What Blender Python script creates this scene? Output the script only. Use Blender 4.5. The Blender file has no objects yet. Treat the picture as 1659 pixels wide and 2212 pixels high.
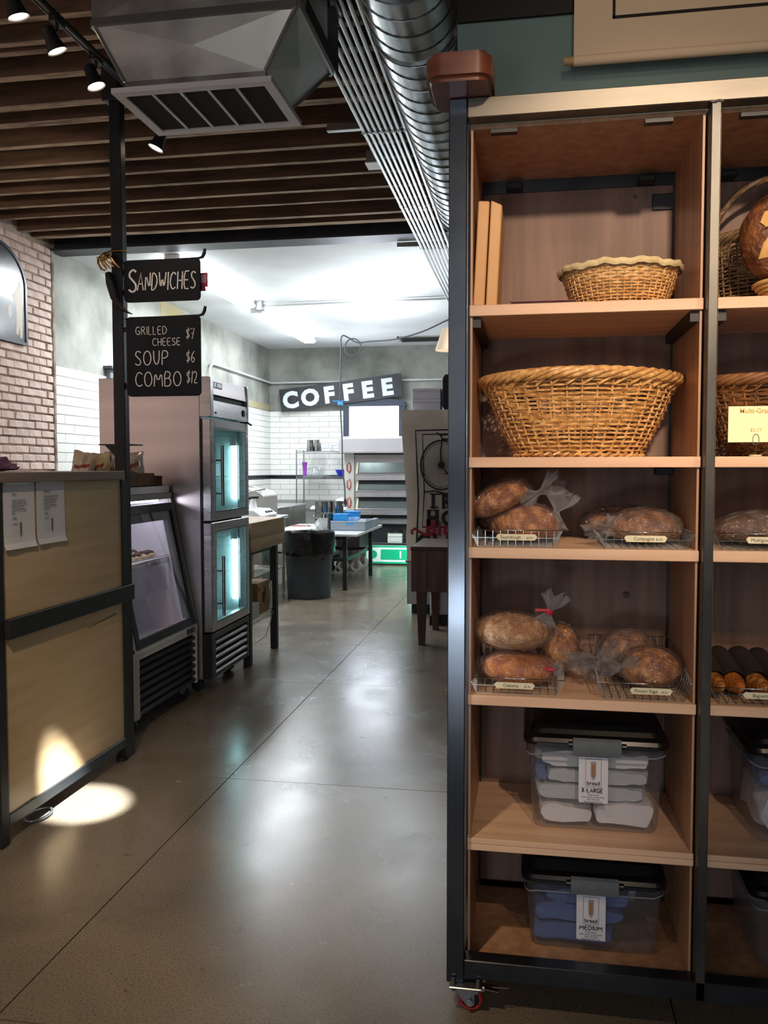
import bpy, bmesh, math, random
from mathutils import Vector, Matrix, noise
C = bpy.context.scene.collection
scn = bpy.context.scene
PI = math.pi
random.seed(7)

# ---------------------------------------------------------------- camera
cd = bpy.data.cameras.new('camera'); cam = bpy.data.objects.new('camera', cd); C.objects.link(cam)
cd.sensor_fit = 'VERTICAL'; cd.sensor_height = 36.0; cd.lens = 36.0 * 1850.0 / 2212.0
cd.clip_start = 0.05; cd.clip_end = 100
YAW, PITCH, ROLL = 0.1694, 0.0517, -0.00095
fw = Vector((-math.sin(YAW) * math.cos(PITCH), math.cos(YAW) * math.cos(PITCH), -math.sin(PITCH)))
rt = Vector((math.cos(YAW), math.sin(YAW), 0)); up = rt.cross(fw)
r2 = rt * math.cos(ROLL) + up * math.sin(ROLL); u2 = -rt * math.sin(ROLL) + up * math.cos(ROLL)
m = Matrix((r2, u2, -fw)).transposed().to_4x4(); m.translation = Vector((0, 0, 1.5))
cam.matrix_world = m
scn.camera = cam
scn.view_settings.view_transform = 'Standard'; scn.view_settings.look = 'None'
scn.view_settings.exposure = 0.0; scn.view_settings.gamma = 1.0
scn.view_settings.use_curve_mapping = False

# ---------------------------------------------------------------- world and lights
w = bpy.data.worlds.new('world'); scn.world = w; w.use_nodes = True
w.node_tree.nodes['Background'].inputs[0].default_value = (1.0, 0.9, 0.8, 1)
w.node_tree.nodes['Background'].inputs[1].default_value = 0.06

def light(kind, name, loc, energy, col, tgt=None, size=0.1, size_y=None, angle=60, blend=0.5):
    d = bpy.data.lights.new(name, kind); o = bpy.data.objects.new(name, d); C.objects.link(o)
    d.energy = energy; d.color = col; o.location = loc
    if kind == 'AREA':
        d.shape = 'RECTANGLE'; d.size = size; d.size_y = size_y or size
    elif kind == 'SPOT':
        d.spot_size = math.radians(angle); d.spot_blend = blend; d.shadow_soft_size = size
    else:
        d.shadow_soft_size = size
    if tgt is not None:
        o.rotation_euler = (Vector(tgt) - Vector(loc)).to_track_quat('-Z', 'Y').to_euler()
    return o

WARM = (1.0, 0.76, 0.55); NEUT = (1.0, 0.86, 0.68); COOL = (0.88, 0.95, 1.0)
# shop front windows behind the camera: weak daylight
light('AREA', 'shopfront_daylight', (-0.9, -3.2, 2.5), 46, (0.95, 0.96, 1.0), (-1.4, 6, 2.9), 5.0, 2.0)
light('AREA', 'glass_door_daylight', (-0.62, -3.2, 0.24), 24, (0.80, 0.90, 1.0), (-0.62, 6, 0.24), 0.35, 0.42)
# ceiling spots over the shop floor, with some added fill spots
light('SPOT', 'ceiling_spot_shelf', (0.55, -0.9, 3.25), 560, WARM, (0.40, 2.5, 2.02), 0.08, angle=30, blend=1.0)
light('SPOT', 'ceiling_spot_shelf_right', (1.5, 0.2, 3.35), 130, WARM, (0.95, 2.6, 1.95), 0.06, angle=40, blend=0.8)
light('SPOT', 'ceiling_spot_banner', (0.3, 1.2, 3.45), 20, WARM, (0.7, 2.95, 2.9), 0.05, angle=70, blend=0.9)
light('SPOT', 'ceiling_spot_aisle', (-0.9, 0.5, 3.4), 300, (1.0, 0.78, 0.55), (-1.9, 2.1, 0.0), 0.05, angle=76, blend=0.9)
light('SPOT', 'counter_fill_spot', (-0.45, 1.5, 3.4), 260, (1.0, 0.84, 0.66), (-2.05, 3.5, 0.85), 0.05, angle=44, blend=1.0)  # added spot without a fixture, warms the counter panels
light('SPOT', 'wall_fill_a', (-2.1, 1.2, 3.35), 520, (1.0, .90, .84), (-4.5, 1.6, 1.9), 0.06, angle=95, blend=0.9)  # added spot, no fixture: lights the brick wall out of view
light('SPOT', 'wall_fill_b', (-2.1, 4.6, 3.35), 130, NEUT, (-4.5, 6.3, 2.2), 0.06, angle=80, blend=0.9)  # second added spot without a fixture, for the far bricks
# a narrow downlight at the foot of the counter
light('SPOT', 'downlight_counter_foot', (-0.70, 2.0, 3.28), 8500, (0.95, 0.98, 1.0), (-1.965, 3.48, 0.0), 0.012, angle=7.2, blend=0.75)
light('SPOT', 'bread_fill_spot', (0.75, -0.5, 3.2), 190, WARM, (0.16, 2.4, 1.12), 0.03, angle=24, blend=1.0)  # added fill so more light reaches the bagged loaves, no lamp body
# added narrow spot that puts a bluish glint on the shelf post
light('SPOT', 'post_glint_spot', (-2.2, -2.9, 2.3), 1600, (0.80, 0.90, 1.0), (-0.25, 2.29, 1.02), 0.05, angle=3.0, blend=0.9)
# kitchen
light('AREA', 'kitchen_fluorescent_a', (-3.45, 9.1, 3.44), 95, COOL, (-3.45, 9.1, 0), 0.25, 2.3)
light('AREA', 'kitchen_fluorescent_b', (-3.45, 11.9, 3.44), 75, COOL, (-3.45, 11.9, 0), 0.25, 2.6)
light('AREA', 'kitchen_fluorescent_c', (-0.3, 10.6, 3.30), 120, COOL, (-0.6, 10.6, 0), 0.25, 3.0)
light('AREA', 'ceiling_patch_fill', (-2.0, 10.5, 3.0), 42, COOL, (-2.0, 10.5, 3.6), 0.5, 2.0)  # added area light without a fixture, makes the bright patch on the ceiling
light('AREA', 'kitchen_ceiling_fill', (-0.6, 8.95, 2.55), 30, COOL, (-0.9, 8.8, 3.6), 0.6, 0.5)  # added fill in place of bounced light, brightens the ceiling past the beam
light('AREA', 'window_daylight', (-2.64, 14.2, 2.25), 40, (0.8, 0.88, 1.0), (-2.64, 10, 1.2), 0.8, 0.5)

# ---------------------------------------------------------------- helpers
WO = {}
class G:
    def __init__(s): s.v = []; s.f = []
    def add(s, vs, fs):
        n = len(s.v); s.v += [Vector(a) for a in vs]; s.f += [[i + n for i in f] for f in fs]; return s
    def box(s, x0, x1, y0, y1, z0, z1):
        x0, x1 = min(x0, x1), max(x0, x1); y0, y1 = min(y0, y1), max(y0, y1); z0, z1 = min(z0, z1), max(z0, z1)
        return s.add([(x0, y0, z0), (x1, y0, z0), (x1, y1, z0), (x0, y1, z0), (x0, y0, z1), (x1, y0, z1), (x1, y1, z1), (x0, y1, z1)],
              [(0, 3, 2, 1), (4, 5, 6, 7), (0, 1, 5, 4), (1, 2, 6, 5), (2, 3, 7, 6), (3, 0, 4, 7)])
    def obox(s, c, size, M):
        c = Vector(c); hx, hy, hz = [q / 2 for q in size]
        vs = [c + M @ Vector((sx * hx, sy * hy, sz * hz)) for sz in (-1, 1) for sx, sy in ((-1, -1), (1, -1), (1, 1), (-1, 1))]
        return s.add(vs, [(0, 3, 2, 1), (4, 5, 6, 7), (0, 1, 5, 4), (1, 2, 6, 5), (2, 3, 7, 6), (3, 0, 4, 7)])
    def bar(s, p0, p1, wx, wy, upv=(0, 0, 1)):
        p0, p1 = Vector(p0), Vector(p1); d = (p1 - p0); L = d.length; d.normalize()
        u = Vector(upv)
        if abs(d.dot(u)) > .98: u = Vector((0, 1, 0))
        a = d.cross(u).normalized(); b = a.cross(d).normalized()
        M = Matrix((a, b, d)).transposed()
        return s.obox((p0 + p1) / 2, (wx, wy, L), M)
    def hexa(s, pts):  # 8 points: bottom loop 4, top loop 4
        return s.add(pts, [(0, 3, 2, 1), (4, 5, 6, 7), (0, 1, 5, 4), (1, 2, 6, 5), (2, 3, 7, 6), (3, 0, 4, 7)])
    def tube(s, pts, r, n=6, closed=False, cap=True, flat=1.0, upv=None):
        pts = [Vector(p) for p in pts]; m_ = len(pts)
        rs = r if hasattr(r, '__len__') else [r] * m_
        vs = []; prev = None
        for i, p in enumerate(pts):
            if closed: d = pts[(i + 1) % m_] - pts[i - 1]
            else: d = pts[min(i + 1, m_ - 1)] - pts[max(i - 1, 0)]
            if d.length < 1e-9: d = Vector((0, 0, 1))
            d.normalize()
            if upv is not None:
                a = Vector(upv)
            elif prev is None:
                a = Vector((0, 0, 1)) if abs(d.z) < .9 else Vector((0, 1, 0))
            else: a = prev
            a = (a - d * a.dot(d))
            if a.length < 1e-6: a = Vector((1, 0, 0)) - d * d.x
            a.normalize(); b = d.cross(a); prev = a
            for k in range(n):
                t = 2 * PI * k / n + (PI / 4 if n == 4 else 0)
                vs.append(p + (a * math.cos(t) * flat + b * math.sin(t)) * rs[i])
        fs = []
        for i in range(m_ if closed else m_ - 1):
            j = (i + 1) % m_
            for k in range(n):
                l = (k + 1) % n
                fs.append((i * n + k, i * n + l, j * n + l, j * n + k))
        if cap and not closed:
            fs.append(tuple(range(n - 1, -1, -1))); fs.append(tuple((m_ - 1) * n + k for k in range(n)))
        return s.add(vs, fs)
    def cyl(s, p0, p1, r0, r1=None, n=20):
        return s.tube([p0, p1], [r0, r0 if r1 is None else r1], n)
    def lathe(s, prof, c=(0, 0, 0), n=28, sx=1, sy=1, wob=None, cap=False):
        vs = []; c = Vector(c)
        for (r, z) in prof:
            for k in range(n):
                t = 2 * PI * k / n
                rr = r * (1 + (wob(t, z) if wob else 0))
                vs.append(c + Vector((rr * math.cos(t) * sx, rr * math.sin(t) * sy, z)))
        fs = [(i * n + k, i * n + (k + 1) % n, (i + 1) * n + (k + 1) % n, (i + 1) * n + k) for i in range(len(prof) - 1) for k in range(n)]
        if cap:
            fs.append(tuple(range(n - 1, -1, -1))); fs.append(tuple((len(prof) - 1) * n + k for k in range(n)))
        return s.add(vs, fs)
    def prism(s, poly, ax, a, b):
        """poly: 2D points in the other two axes (in xyz order), extruded along ax from a to b"""
        def P(u, v, t):
            return {'x': (t, u, v), 'y': (u, t, v), 'z': (u, v, t)}[ax]
        n = len(poly)
        vs = [P(u, v, a) for u, v in poly] + [P(u, v, b) for u, v in poly]
        fs = [tuple(range(n - 1, -1, -1)), tuple(range(n, 2 * n))] + [(i, (i + 1) % n, n + (i + 1) % n, n + i) for i in range(n)]
        return s.add(vs, fs)
    def grid(s, fn, nu, nv, wrapu=False):
        vs = [fn(i / nu, j / nv) for j in range(nv + 1) for i in range(nu + (0 if wrapu else 1))]
        w_ = nu if wrapu else nu + 1
        fs = [(j * w_ + i, j * w_ + (i + 1) % w_, (j + 1) * w_ + (i + 1) % w_, (j + 1) * w_ + i) for j in range(nv) for i in range(nu)]
        return s.add(vs, fs)
    def blob(s, c, rx, ry, rz, n=24, m_=14, fn=None, M=None, low=None):
        c = Vector(c); vs = []
        for j in range(m_ + 1):
            ph = PI * j / m_
            for k in range(n):
                t = 2 * PI * k / n
                d = Vector((math.sin(ph) * math.cos(t), math.sin(ph) * math.sin(t), math.cos(ph)))
                q = Vector((d.x * rx, d.y * ry, d.z * rz * (low if (low and d.z < 0) else 1)))
                if fn: q = q * fn(d)
                if M: q = M @ q
                vs.append(c + q)
        fs = [(j * n + k, j * n + (k + 1) % n, (j + 1) * n + (k + 1) % n, (j + 1) * n + k) for j in range(m_) for k in range(n)]
        s.add(vs, [tuple(reversed(f)) for f in fs]); return s

def reg(o, parent=None, off=None):
    C.objects.link(o)
    if parent is not None: o.parent = parent
    return o

def emit(name, g, mt, parent=None, smooth=False, bevel=0, kind=None, label=None, weld=False, seg=1):
    off = WO.get(parent.name, Vector((0, 0, 0))) if parent is not None else Vector((0, 0, 0))
    me = bpy.data.meshes.new(name)
    me.from_pydata([tuple(v - off) for v in g.v], [], g.f)
    if bevel or weld or smooth:
        bm = bmesh.new(); bm.from_mesh(me)
        if weld or smooth: bmesh.ops.remove_doubles(bm, verts=bm.verts, dist=1e-5)
        if bevel:
            bmesh.ops.bevel(bm, geom=[e for e in bm.edges if len(e.link_faces) == 2 and e.calc_face_angle(0) > .6], offset=bevel, segments=seg, affect='EDGES', clamp_overlap=True)
        bmesh.ops.recalc_face_normals(bm, faces=bm.faces)
        bm.to_mesh(me); bm.free()
    if smooth:
        for p in me.polygons: p.use_smooth = True
        try: me.set_sharp_from_angle(angle=math.radians(50 if smooth is True else smooth))
        except Exception: pass
    me.validate(); me.update()
    if isinstance(mt, (list, tuple)):
        for q in mt: me.materials.append(q)
    elif mt: me.materials.append(mt)
    o = bpy.data.objects.new(name, me); reg(o, parent)
    if parent is not None: WO[o.name] = off
    if kind: o['kind'] = kind
    if label: o['label'] = label
    return o

def thing(name, label, cat, loc, group=None, rz=0, local=False):
    o = bpy.data.objects.new(name, None); C.objects.link(o); o.location = loc; o.rotation_euler = (0, 0, rz)
    o.empty_display_size = .1
    o['label'] = label; o['category'] = cat
    if group: o['group'] = group
    WO[o.name] = Vector((0, 0, 0)) if local else Vector(loc)
    return o

def solo(name, g, mt, label, cat, loc=None, group=None, kind=None, **k):
    """a thing that is one mesh; geometry in world coordinates, origin at loc"""
    if loc is None:
        xs = [v.x for v in g.v]; ys = [v.y for v in g.v]; zs = [v.z for v in g.v]
        loc = ((min(xs) + max(xs)) / 2, (min(ys) + max(ys)) / 2, min(zs))
    L = Vector(loc); g.v = [v - L for v in g.v]
    o = emit(name, g, mt, None, **k); o.location = L
    WO[o.name] = L
    o['label'] = label; o['category'] = cat
    if group: o['group'] = group
    if kind: o['kind'] = kind
    return o

def struct(name, g, mt, parent=None, **k):
    o = emit(name, g, mt, parent, **k)
    if parent is None: o['kind'] = 'structure'
    return o

def share(name, src, parent, loc=(0, 0, 0), rot=(0, 0, 0), scale=(1, 1, 1), mt=None):
    o = bpy.data.objects.new(name, src); C.objects.link(o); o.parent = parent
    o.location = loc; o.rotation_euler = rot; o.scale = scale
    if mt is not None:
        o.material_slots[0].link = 'OBJECT'; o.material_slots[0].material = mt
    return o

def dup(root, loc, rz=None, label=None, group=None):
    r = root.copy(); C.objects.link(r); r.location = loc
    if rz is not None: r.rotation_euler = (0, 0, rz)
    if label: r['label'] = label
    if group: r['group'] = group
    WO[r.name] = Vector(loc)
    for ch in list(root.children):
        c = ch.copy(); C.objects.link(c); c.parent = r
        for gch in ch.children:
            d = gch.copy(); C.objects.link(d); d.parent = c
    return r

# ---------------------------------------------------------------- materials
def lin(c):
    if isinstance(c, str):
        c = [int(c[i:i + 2], 16) / 255 for i in (0, 2, 4)]
    return [(x / 12.92 if x <= .04045 else ((x + .055) / 1.055) ** 2.4) for x in c]

def newmat(name):
    mt = bpy.data.materials.new(name); mt.use_nodes = True; nt = mt.node_tree
    return mt, nt, nt.nodes, nt.links, nt.nodes['Principled BSDF']

def M(name, col, rough=.5, metal=0, var=None, scale=8, stretch=(1, 1, 1), bump=0, bscale=60, alpha=None, trans=0,
      coat=0, emi=None, estr=0, detail=4, rvar=0, spec=None, objvar=0, vmin=.35, vmax=.65, sub=0, ior=None):
    mt, nt, N, L, b = newmat(name)
    b.inputs['Roughness'].default_value = rough; b.inputs['Metallic'].default_value = metal
    c0 = lin(col); b.inputs['Base Color'].default_value = (*c0, 1)
    tc = N.new('ShaderNodeTexCoord'); mp = N.new('ShaderNodeMapping'); mp.inputs['Scale'].default_value = stretch
    L.new(tc.outputs['Object'], mp.inputs[0])
    last = None
    if var is not None:
        nz = N.new('ShaderNodeTexNoise'); nz.inputs['Scale'].default_value = scale; nz.inputs['Detail'].default_value = detail
        L.new(mp.outputs[0], nz.inputs[0])
        mr = N.new('ShaderNodeMapRange'); mr.inputs[1].default_value = vmin; mr.inputs[2].default_value = vmax
        L.new(nz.outputs['Fac'], mr.inputs[0])
        mx = N.new('ShaderNodeMix'); mx.data_type = 'RGBA'
        mx.inputs[6].default_value = (*c0, 1); mx.inputs[7].default_value = (*lin(var), 1)
        L.new(mr.outputs[0], mx.inputs[0]); last = mx.outputs[2]
        if rvar:
            m2 = N.new('ShaderNodeMapRange'); m2.inputs[1].default_value = .3; m2.inputs[2].default_value = .7
            m2.inputs[3].default_value = max(0, rough - rvar); m2.inputs[4].default_value = rough + rvar
            L.new(nz.outputs['Fac'], m2.inputs[0]); L.new(m2.outputs[0], b.inputs['Roughness'])
    if objvar:
        oi = N.new('ShaderNodeObjectInfo'); hs = N.new('ShaderNodeHueSaturation')
        m3 = N.new('ShaderNodeMapRange'); m3.inputs[3].default_value = 1 - objvar; m3.inputs[4].default_value = 1 + objvar
        L.new(oi.outputs['Random'], m3.inputs[0]); L.new(m3.outputs[0], hs.inputs['Value'])
        if last is not None: L.new(last, hs.inputs['Color'])
        else: hs.inputs['Color'].default_value = (*c0, 1)
        last = hs.outputs[0]
    if last is not None: L.new(last, b.inputs['Base Color'])
    if bump:
        n2 = N.new('ShaderNodeTexNoise'); n2.inputs['Scale'].default_value = bscale; n2.inputs['Detail'].default_value = 3
        L.new(mp.outputs[0], n2.inputs[0])
        bp = N.new('ShaderNodeBump'); bp.inputs['Strength'].default_value = bump; bp.inputs['Distance'].default_value = .01
        L.new(n2.outputs['Fac'], bp.inputs['Height']); L.new(bp.outputs[0], b.inputs['Normal'])
    if alpha is not None: b.inputs['Alpha'].default_value = alpha
    if trans: b.inputs['Transmission Weight'].default_value = trans
    if coat: b.inputs['Coat Weight'].default_value = coat; b.inputs['Coat Roughness'].default_value = .15
    if emi is not None:
        b.inputs['Emission Color'].default_value = (*lin(emi), 1); b.inputs['Emission Strength'].default_value = estr
    if spec is not None: b.inputs['Specular IOR Level'].default_value = spec
    if sub: b.inputs['Subsurface Weight'].default_value = sub
    return mt

def clear_mat(name, tint=(1, 1, 1), fac=.12, rough=.05, milky=None, mfac=0, bump=0, bscale=30, fres=1.35):
    """thin clear sheet: see-through with fresnel gloss, optionally some milky diffuse"""
    mt = bpy.data.materials.new(name); mt.use_nodes = True; nt = mt.node_tree; N = nt.nodes; L = nt.links
    N.clear(); out = N.new('ShaderNodeOutputMaterial')
    tr = N.new('ShaderNodeBsdfTransparent'); tr.inputs[0].default_value = (*tint, 1)
    gl = N.new('ShaderNodeBsdfGlossy'); gl.inputs['Roughness'].default_value = rough
    fr = N.new('ShaderNodeLayerWeight'); fr.inputs[0].default_value = .5
    pw = N.new('ShaderNodeMath'); pw.operation = 'POWER'; pw.inputs[1].default_value = 3.5; L.new(fr.outputs['Facing'], pw.inputs[0])
    ad = N.new('ShaderNodeMath'); ad.operation = 'MULTIPLY_ADD'; ad.inputs[1].default_value = .6; ad.inputs[2].default_value = fac; ad.use_clamp = True
    L.new(pw.outputs[0], ad.inputs[0])
    mx = N.new('ShaderNodeMixShader'); L.new(ad.outputs[0], mx.inputs[0]); L.new(tr.outputs[0], mx.inputs[1]); L.new(gl.outputs[0], mx.inputs[2])
    last = mx.outputs[0]
    if bump:
        tc = N.new('ShaderNodeTexCoord'); n2 = N.new('ShaderNodeTexNoise'); n2.inputs['Scale'].default_value = bscale; n2.inputs['Detail'].default_value = 4
        n2.inputs['Distortion'].default_value = 1.2
        L.new(tc.outputs['Object'], n2.inputs[0])
        bp = N.new('ShaderNodeBump'); bp.inputs['Strength'].default_value = bump; bp.inputs['Distance'].default_value = .02
        L.new(n2.outputs['Fac'], bp.inputs['Height']); L.new(bp.outputs[0], gl.inputs['Normal'])
    if milky is not None:
        df = N.new('ShaderNodeBsdfDiffuse'); df.inputs[0].default_value = (*lin(milky), 1)
        tl = N.new('ShaderNodeBsdfTranslucent'); tl.inputs[0].default_value = (*lin(milky), 1)
        m0 = N.new('ShaderNodeMixShader'); L.new(df.outputs[0], m0.inputs[1]); L.new(tl.outputs[0], m0.inputs[2])
        m1 = N.new('ShaderNodeMixShader'); m1.inputs[0].default_value = mfac
        L.new(last, m1.inputs[1]); L.new(m0.outputs[0], m1.inputs[2]); last = m1.outputs[0]
    L.new(last, out.inputs[0])
    return mt

def wood(name, c1, c2, axis='y', rough=.5, sc=1.0, knots=False, bump=.05, coat=0, objvar=0):
    """long streaky grain along one axis"""
    st = {'x': (1.2, 18, 18), 'y': (18, 1.2, 18), 'z': (18, 18, 1.2)}[axis]
    return M(name, c1, rough, 0, var=c2, scale=1.6 * sc, stretch=st, bump=bump, bscale=4, detail=6, coat=coat, objvar=objvar)

blk = M('blackened steel', '35383c', .30, .75, var='45474b', scale=5, rvar=.06, detail=6)
blk_dull = M('black painted steel', '17181a', .5, .1, var='212224', scale=9)
blk_post = M('satin black steel post', '3c4046', .19, .8, var='474b51', scale=5, rvar=.03, detail=4)
raw = M('raw brushed steel', '5c5851', .42, .8, var='726d64', scale=3, stretch=(1, 6, 6), rvar=.08, detail=8)
stainless = M('stainless steel', 'd4d3d5', .30, 1.0, var='bebdc0', scale=2, stretch=(1, 1, 14), rvar=.06, detail=5)
stain_soft = M('brushed stainless panel', 'd8d0d0', .36, .95, var='c4bdc0', scale=.8, stretch=(.3, .3, 5), rvar=.05, detail=2)
galv = M('galvanised sheet metal', '96938d', .36, .8, var='aeaaa3', scale=5, rvar=.1, detail=7)
duct_m = M('spiral duct metal', 'b6bbbd', .24, .95, var='8e9496', scale=4, rvar=.08, detail=6)
chrome = M('chrome', 'cfd2d4', .12, 1.0)
conduit_m = M('conduit metal', 'c4c7c8', .28, .9)
ply = wood('birch plywood face', 'bb8f6c', 'a27653', 'z', .45, 1.0, coat=.15)
ply_y = wood('birch plywood counter', 'ccb28c', 'bda27a', 'y', .35, .8, coat=.3)
ply_back = wood('plywood back', '826658', '6b5246', 'z', .6, .9)
board = wood('maple shelf board', 'e4bf9f', 'd3a888', 'x', .5, .8)
joist_m = M('old joist wood', '4a3628', .85, 0, var='6b4f3a', scale=2.0, stretch=(1, 9, 9), bump=.3, bscale=3, detail=7)
joist_edge = M('joist edge wood', 'b59c80', .85, 0, var='7d6753', scale=4, stretch=(1.2, 6, 6), bump=.3, bscale=6, detail=8, vmin=.45, vmax=.62)
paper = M('white paper', 'dcdde4', .8)
blackm = M('matte black', '0c0d10', .6)
whitem = M('white plastic', 'e6e6e4', .5)
# ================================================================ structure
# floor: polished concrete slabs with saw-cut joints on a 1.83 m grid
def floor_mat():
    mt, nt, N, L, b = newmat('polished concrete')
    tc = N.new('ShaderNodeTexCoord')
    def nz(s, d, dist=0):
        n = N.new('ShaderNodeTexNoise'); n.inputs['Scale'].default_value = s; n.inputs['Detail'].default_value = d
        n.inputs['Distortion'].default_value = dist; L.new(tc.outputs['Object'], n.inputs[0]); return n
    n1 = nz(1.1, 5, .6); cr = N.new('ShaderNodeValToRGB')
    cr.color_ramp.elements[0].position = .32; cr.color_ramp.elements[0].color = (*lin('5f564a'), 1)
    cr.color_ramp.elements[1].position = .70; cr.color_ramp.elements[1].color = (*lin('7f7464'), 1)
    L.new(n1.outputs['Fac'], cr.inputs[0])
    n2 = nz(170, 2); c2 = N.new('ShaderNodeValToRGB')
    c2.color_ramp.elements[0].position = .33; c2.color_ramp.elements[0].color = (.45, .43, .41, 1)
    c2.color_ramp.elements[1].position = .46; c2.color_ramp.elements[1].color = (1, 1, 1, 1)
    e = c2.color_ramp.elements.new(.76); e.color = (1.0, 1, 1, 1)
    e = c2.color_ramp.elements.new(.82); e.color = (1.35, 1.32, 1.28, 1)
    L.new(n2.outputs['Fac'], c2.inputs[0])
    mx = N.new('ShaderNodeMix'); mx.data_type = 'RGBA'; mx.blend_type = 'MULTIPLY'; mx.inputs[0].default_value = 1
    L.new(cr.outputs[0], mx.inputs[6]); L.new(c2.outputs[0], mx.inputs[7])
    # scuffs
    n3 = nz(9, 7, 1.0); m3 = N.new('ShaderNodeMapRange'); m3.inputs[1].default_value = .66; m3.inputs[2].default_value = .74
    m3.inputs[3].default_value = 0; m3.inputs[4].default_value = .55; L.new(n3.outputs['Fac'], m3.inputs[0])
    m2 = N.new('ShaderNodeMix'); m2.data_type = 'RGBA'; m2.inputs[7].default_value = (*lin('3d382f'), 1)
    L.new(m3.outputs[0], m2.inputs[0]); L.new(mx.outputs[2], m2.inputs[6])
    L.new(m2.outputs[2], b.inputs['Base Color'])
    mr = N.new('ShaderNodeMapRange'); mr.inputs[1].default_value = .3; mr.inputs[2].default_value = .7
    mr.inputs[3].default_value = .21; mr.inputs[4].default_value = .29
    n4 = nz(3.0, 6, .4); L.new(n4.outputs['Fac'], mr.inputs[0]); L.new(mr.outputs[0], b.inputs['Roughness'])
    b.inputs['Specular IOR Level'].default_value = .42
    bp = N.new('ShaderNodeBump'); bp.inputs['Strength'].default_value = .02; bp.inputs['Distance'].default_value = .01
    n5 = nz(9, 2); L.new(n5.outputs['Fac'], bp.inputs['Height']); L.new(bp.outputs[0], b.inputs['Normal'])
    return mt
fm = floor_mat()
g = G().box(-5.0, 4.0, -3.5, 15.0, -.12, -.012)
fl = struct('floor', g, M('joint filler', '1d1a17', .9))
gx = [-5.0, -3.26, -1.43, .40, 2.23, 4.0]
gy = [-3.5, -1.61, .22, 2.05, 3.885, 5.74, 7.57, 9.4, 11.23, 13.06, 15.0]
for i in range(len(gx) - 1):
    for j in range(len(gy) - 1):
        e_ = .0024
        struct('concrete_slab', G().box(gx[i] + e_, gx[i + 1] - e_, gy[j] + e_, gy[j + 1] - e_, -.012, 0), fm, fl)

# brick wall on the left, whitewashed pink
brick_m = M('whitewashed brick', 'dec9bf', .75, 0, var='cbb0a4', scale=9, bump=.5, bscale=40, detail=7, objvar=.09, vmin=.4, vmax=.72)
mortar = M('brick mortar', 'c4b2a9', .9, 0, var='ab978c', scale=20, bump=.5, bscale=60)
XW = -4.5; ZC = 3.57; YK = 7.56
wl = struct('wall_left', G().box(XW - .3, XW - .0045, -3.5, YK, 0, 3.95), mortar)
bm_ = []
for k in range(5):
    random.seed(40 + k)
    gg = G().box(-.006, .012 + .003 * k, -.1, .1, -.029, .029)
    for v in gg.v:
        v.y += random.uniform(-.0035, .0035); v.z += random.uniform(-.003, .003); v.x += random.uniform(-.002, .002)
    me = bpy.data.meshes.new('brick'); me.from_pydata([tuple(v) for v in gg.v], [], gg.f)
    q = bmesh.new(); q.from_mesh(me); bmesh.ops.bevel(q, geom=list(q.edges), offset=.004, segments=1, affect='EDGES'); q.to_mesh(me); q.free()
    me.materials.append(brick_m); bm_.append(me)
random.seed(3)
r = 0; z = 1.34; nb = 0
while z < 3.55:
    y0 = 6.05 - (.108 if r % 2 else 0)
    yy = YK - .012 - (.10 if r % 2 else 0)
    if r % 2:   # half brick at the corner
        share('brick', random.choice(bm_), wl, (XW, YK - .056, z + .03), scale=(1, .44, 1))
    while yy > 6.2:
        ln = .205 + random.uniform(-.01, .006)
        share('brick', random.choice(bm_), wl, (XW + random.uniform(-.003, .003), yy - ln / 2, z + .03), scale=(1, (ln - .012) / .2, random.uniform(.95, 1.03)))
        yy -= ln; nb += 1
    z += .0745; r += 1
# the rest of the brick wall, beyond the picture's left edge
g = G(); z = .02; r = 0
while z < 3.5:
    yy = 6.1 if z > 1.33 else YK - .02
    yy -= (.1 if r % 2 else 0)
    while yy > -3.4:
        g.box(XW - .006, XW + .012, yy - .19, yy, z, z + .06); yy -= .205
    z += .0745; r += 1
struct('brick_courses', g, brick_m, wl, ).__setitem__('kind', 'stuff')
# broken plaster edge strip where bricks end
g = G()
pts = []
for i in range(40):
    z = i * 3.56 / 39; pts.append((XW + .015, YK + .012 + .012 * noise.noise(Vector((0, 3.1, z * 3))), z))
g.tube(pts, .018, 5)
struct('trim_1', g, M('chipped plaster edge', '8e7a6c', .9, 0, var='c9c1b2', scale=12, bump=.5, bscale=30))

# kitchen walls: concrete above, tiled below
conc = M('raw concrete wall', 'a9aaa2', .85, 0, var='74766f', scale=1.6, bump=.25, bscale=12, detail=9, vmin=.38, vmax=.68)
grout = M('tile grout', 'a4a6a0', .8)
tile_w = M('white subway tile', 'f0f0ea', .18, 0, objvar=.02, spec=.6)
tile_k = M('black border tile', '14161f', .25)
wk = struct('wall_left', G().box(XW - .3, XW - .012, YK, 15.0, 0, 3.75), conc)
wb = struct('wall_back', G().box(XW - .3, 4.0, 14.512, 14.8, 0, 3.75).box(XW - .3, -3.06, 14.5, 14.512, 0, 0.02), conc)
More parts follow.
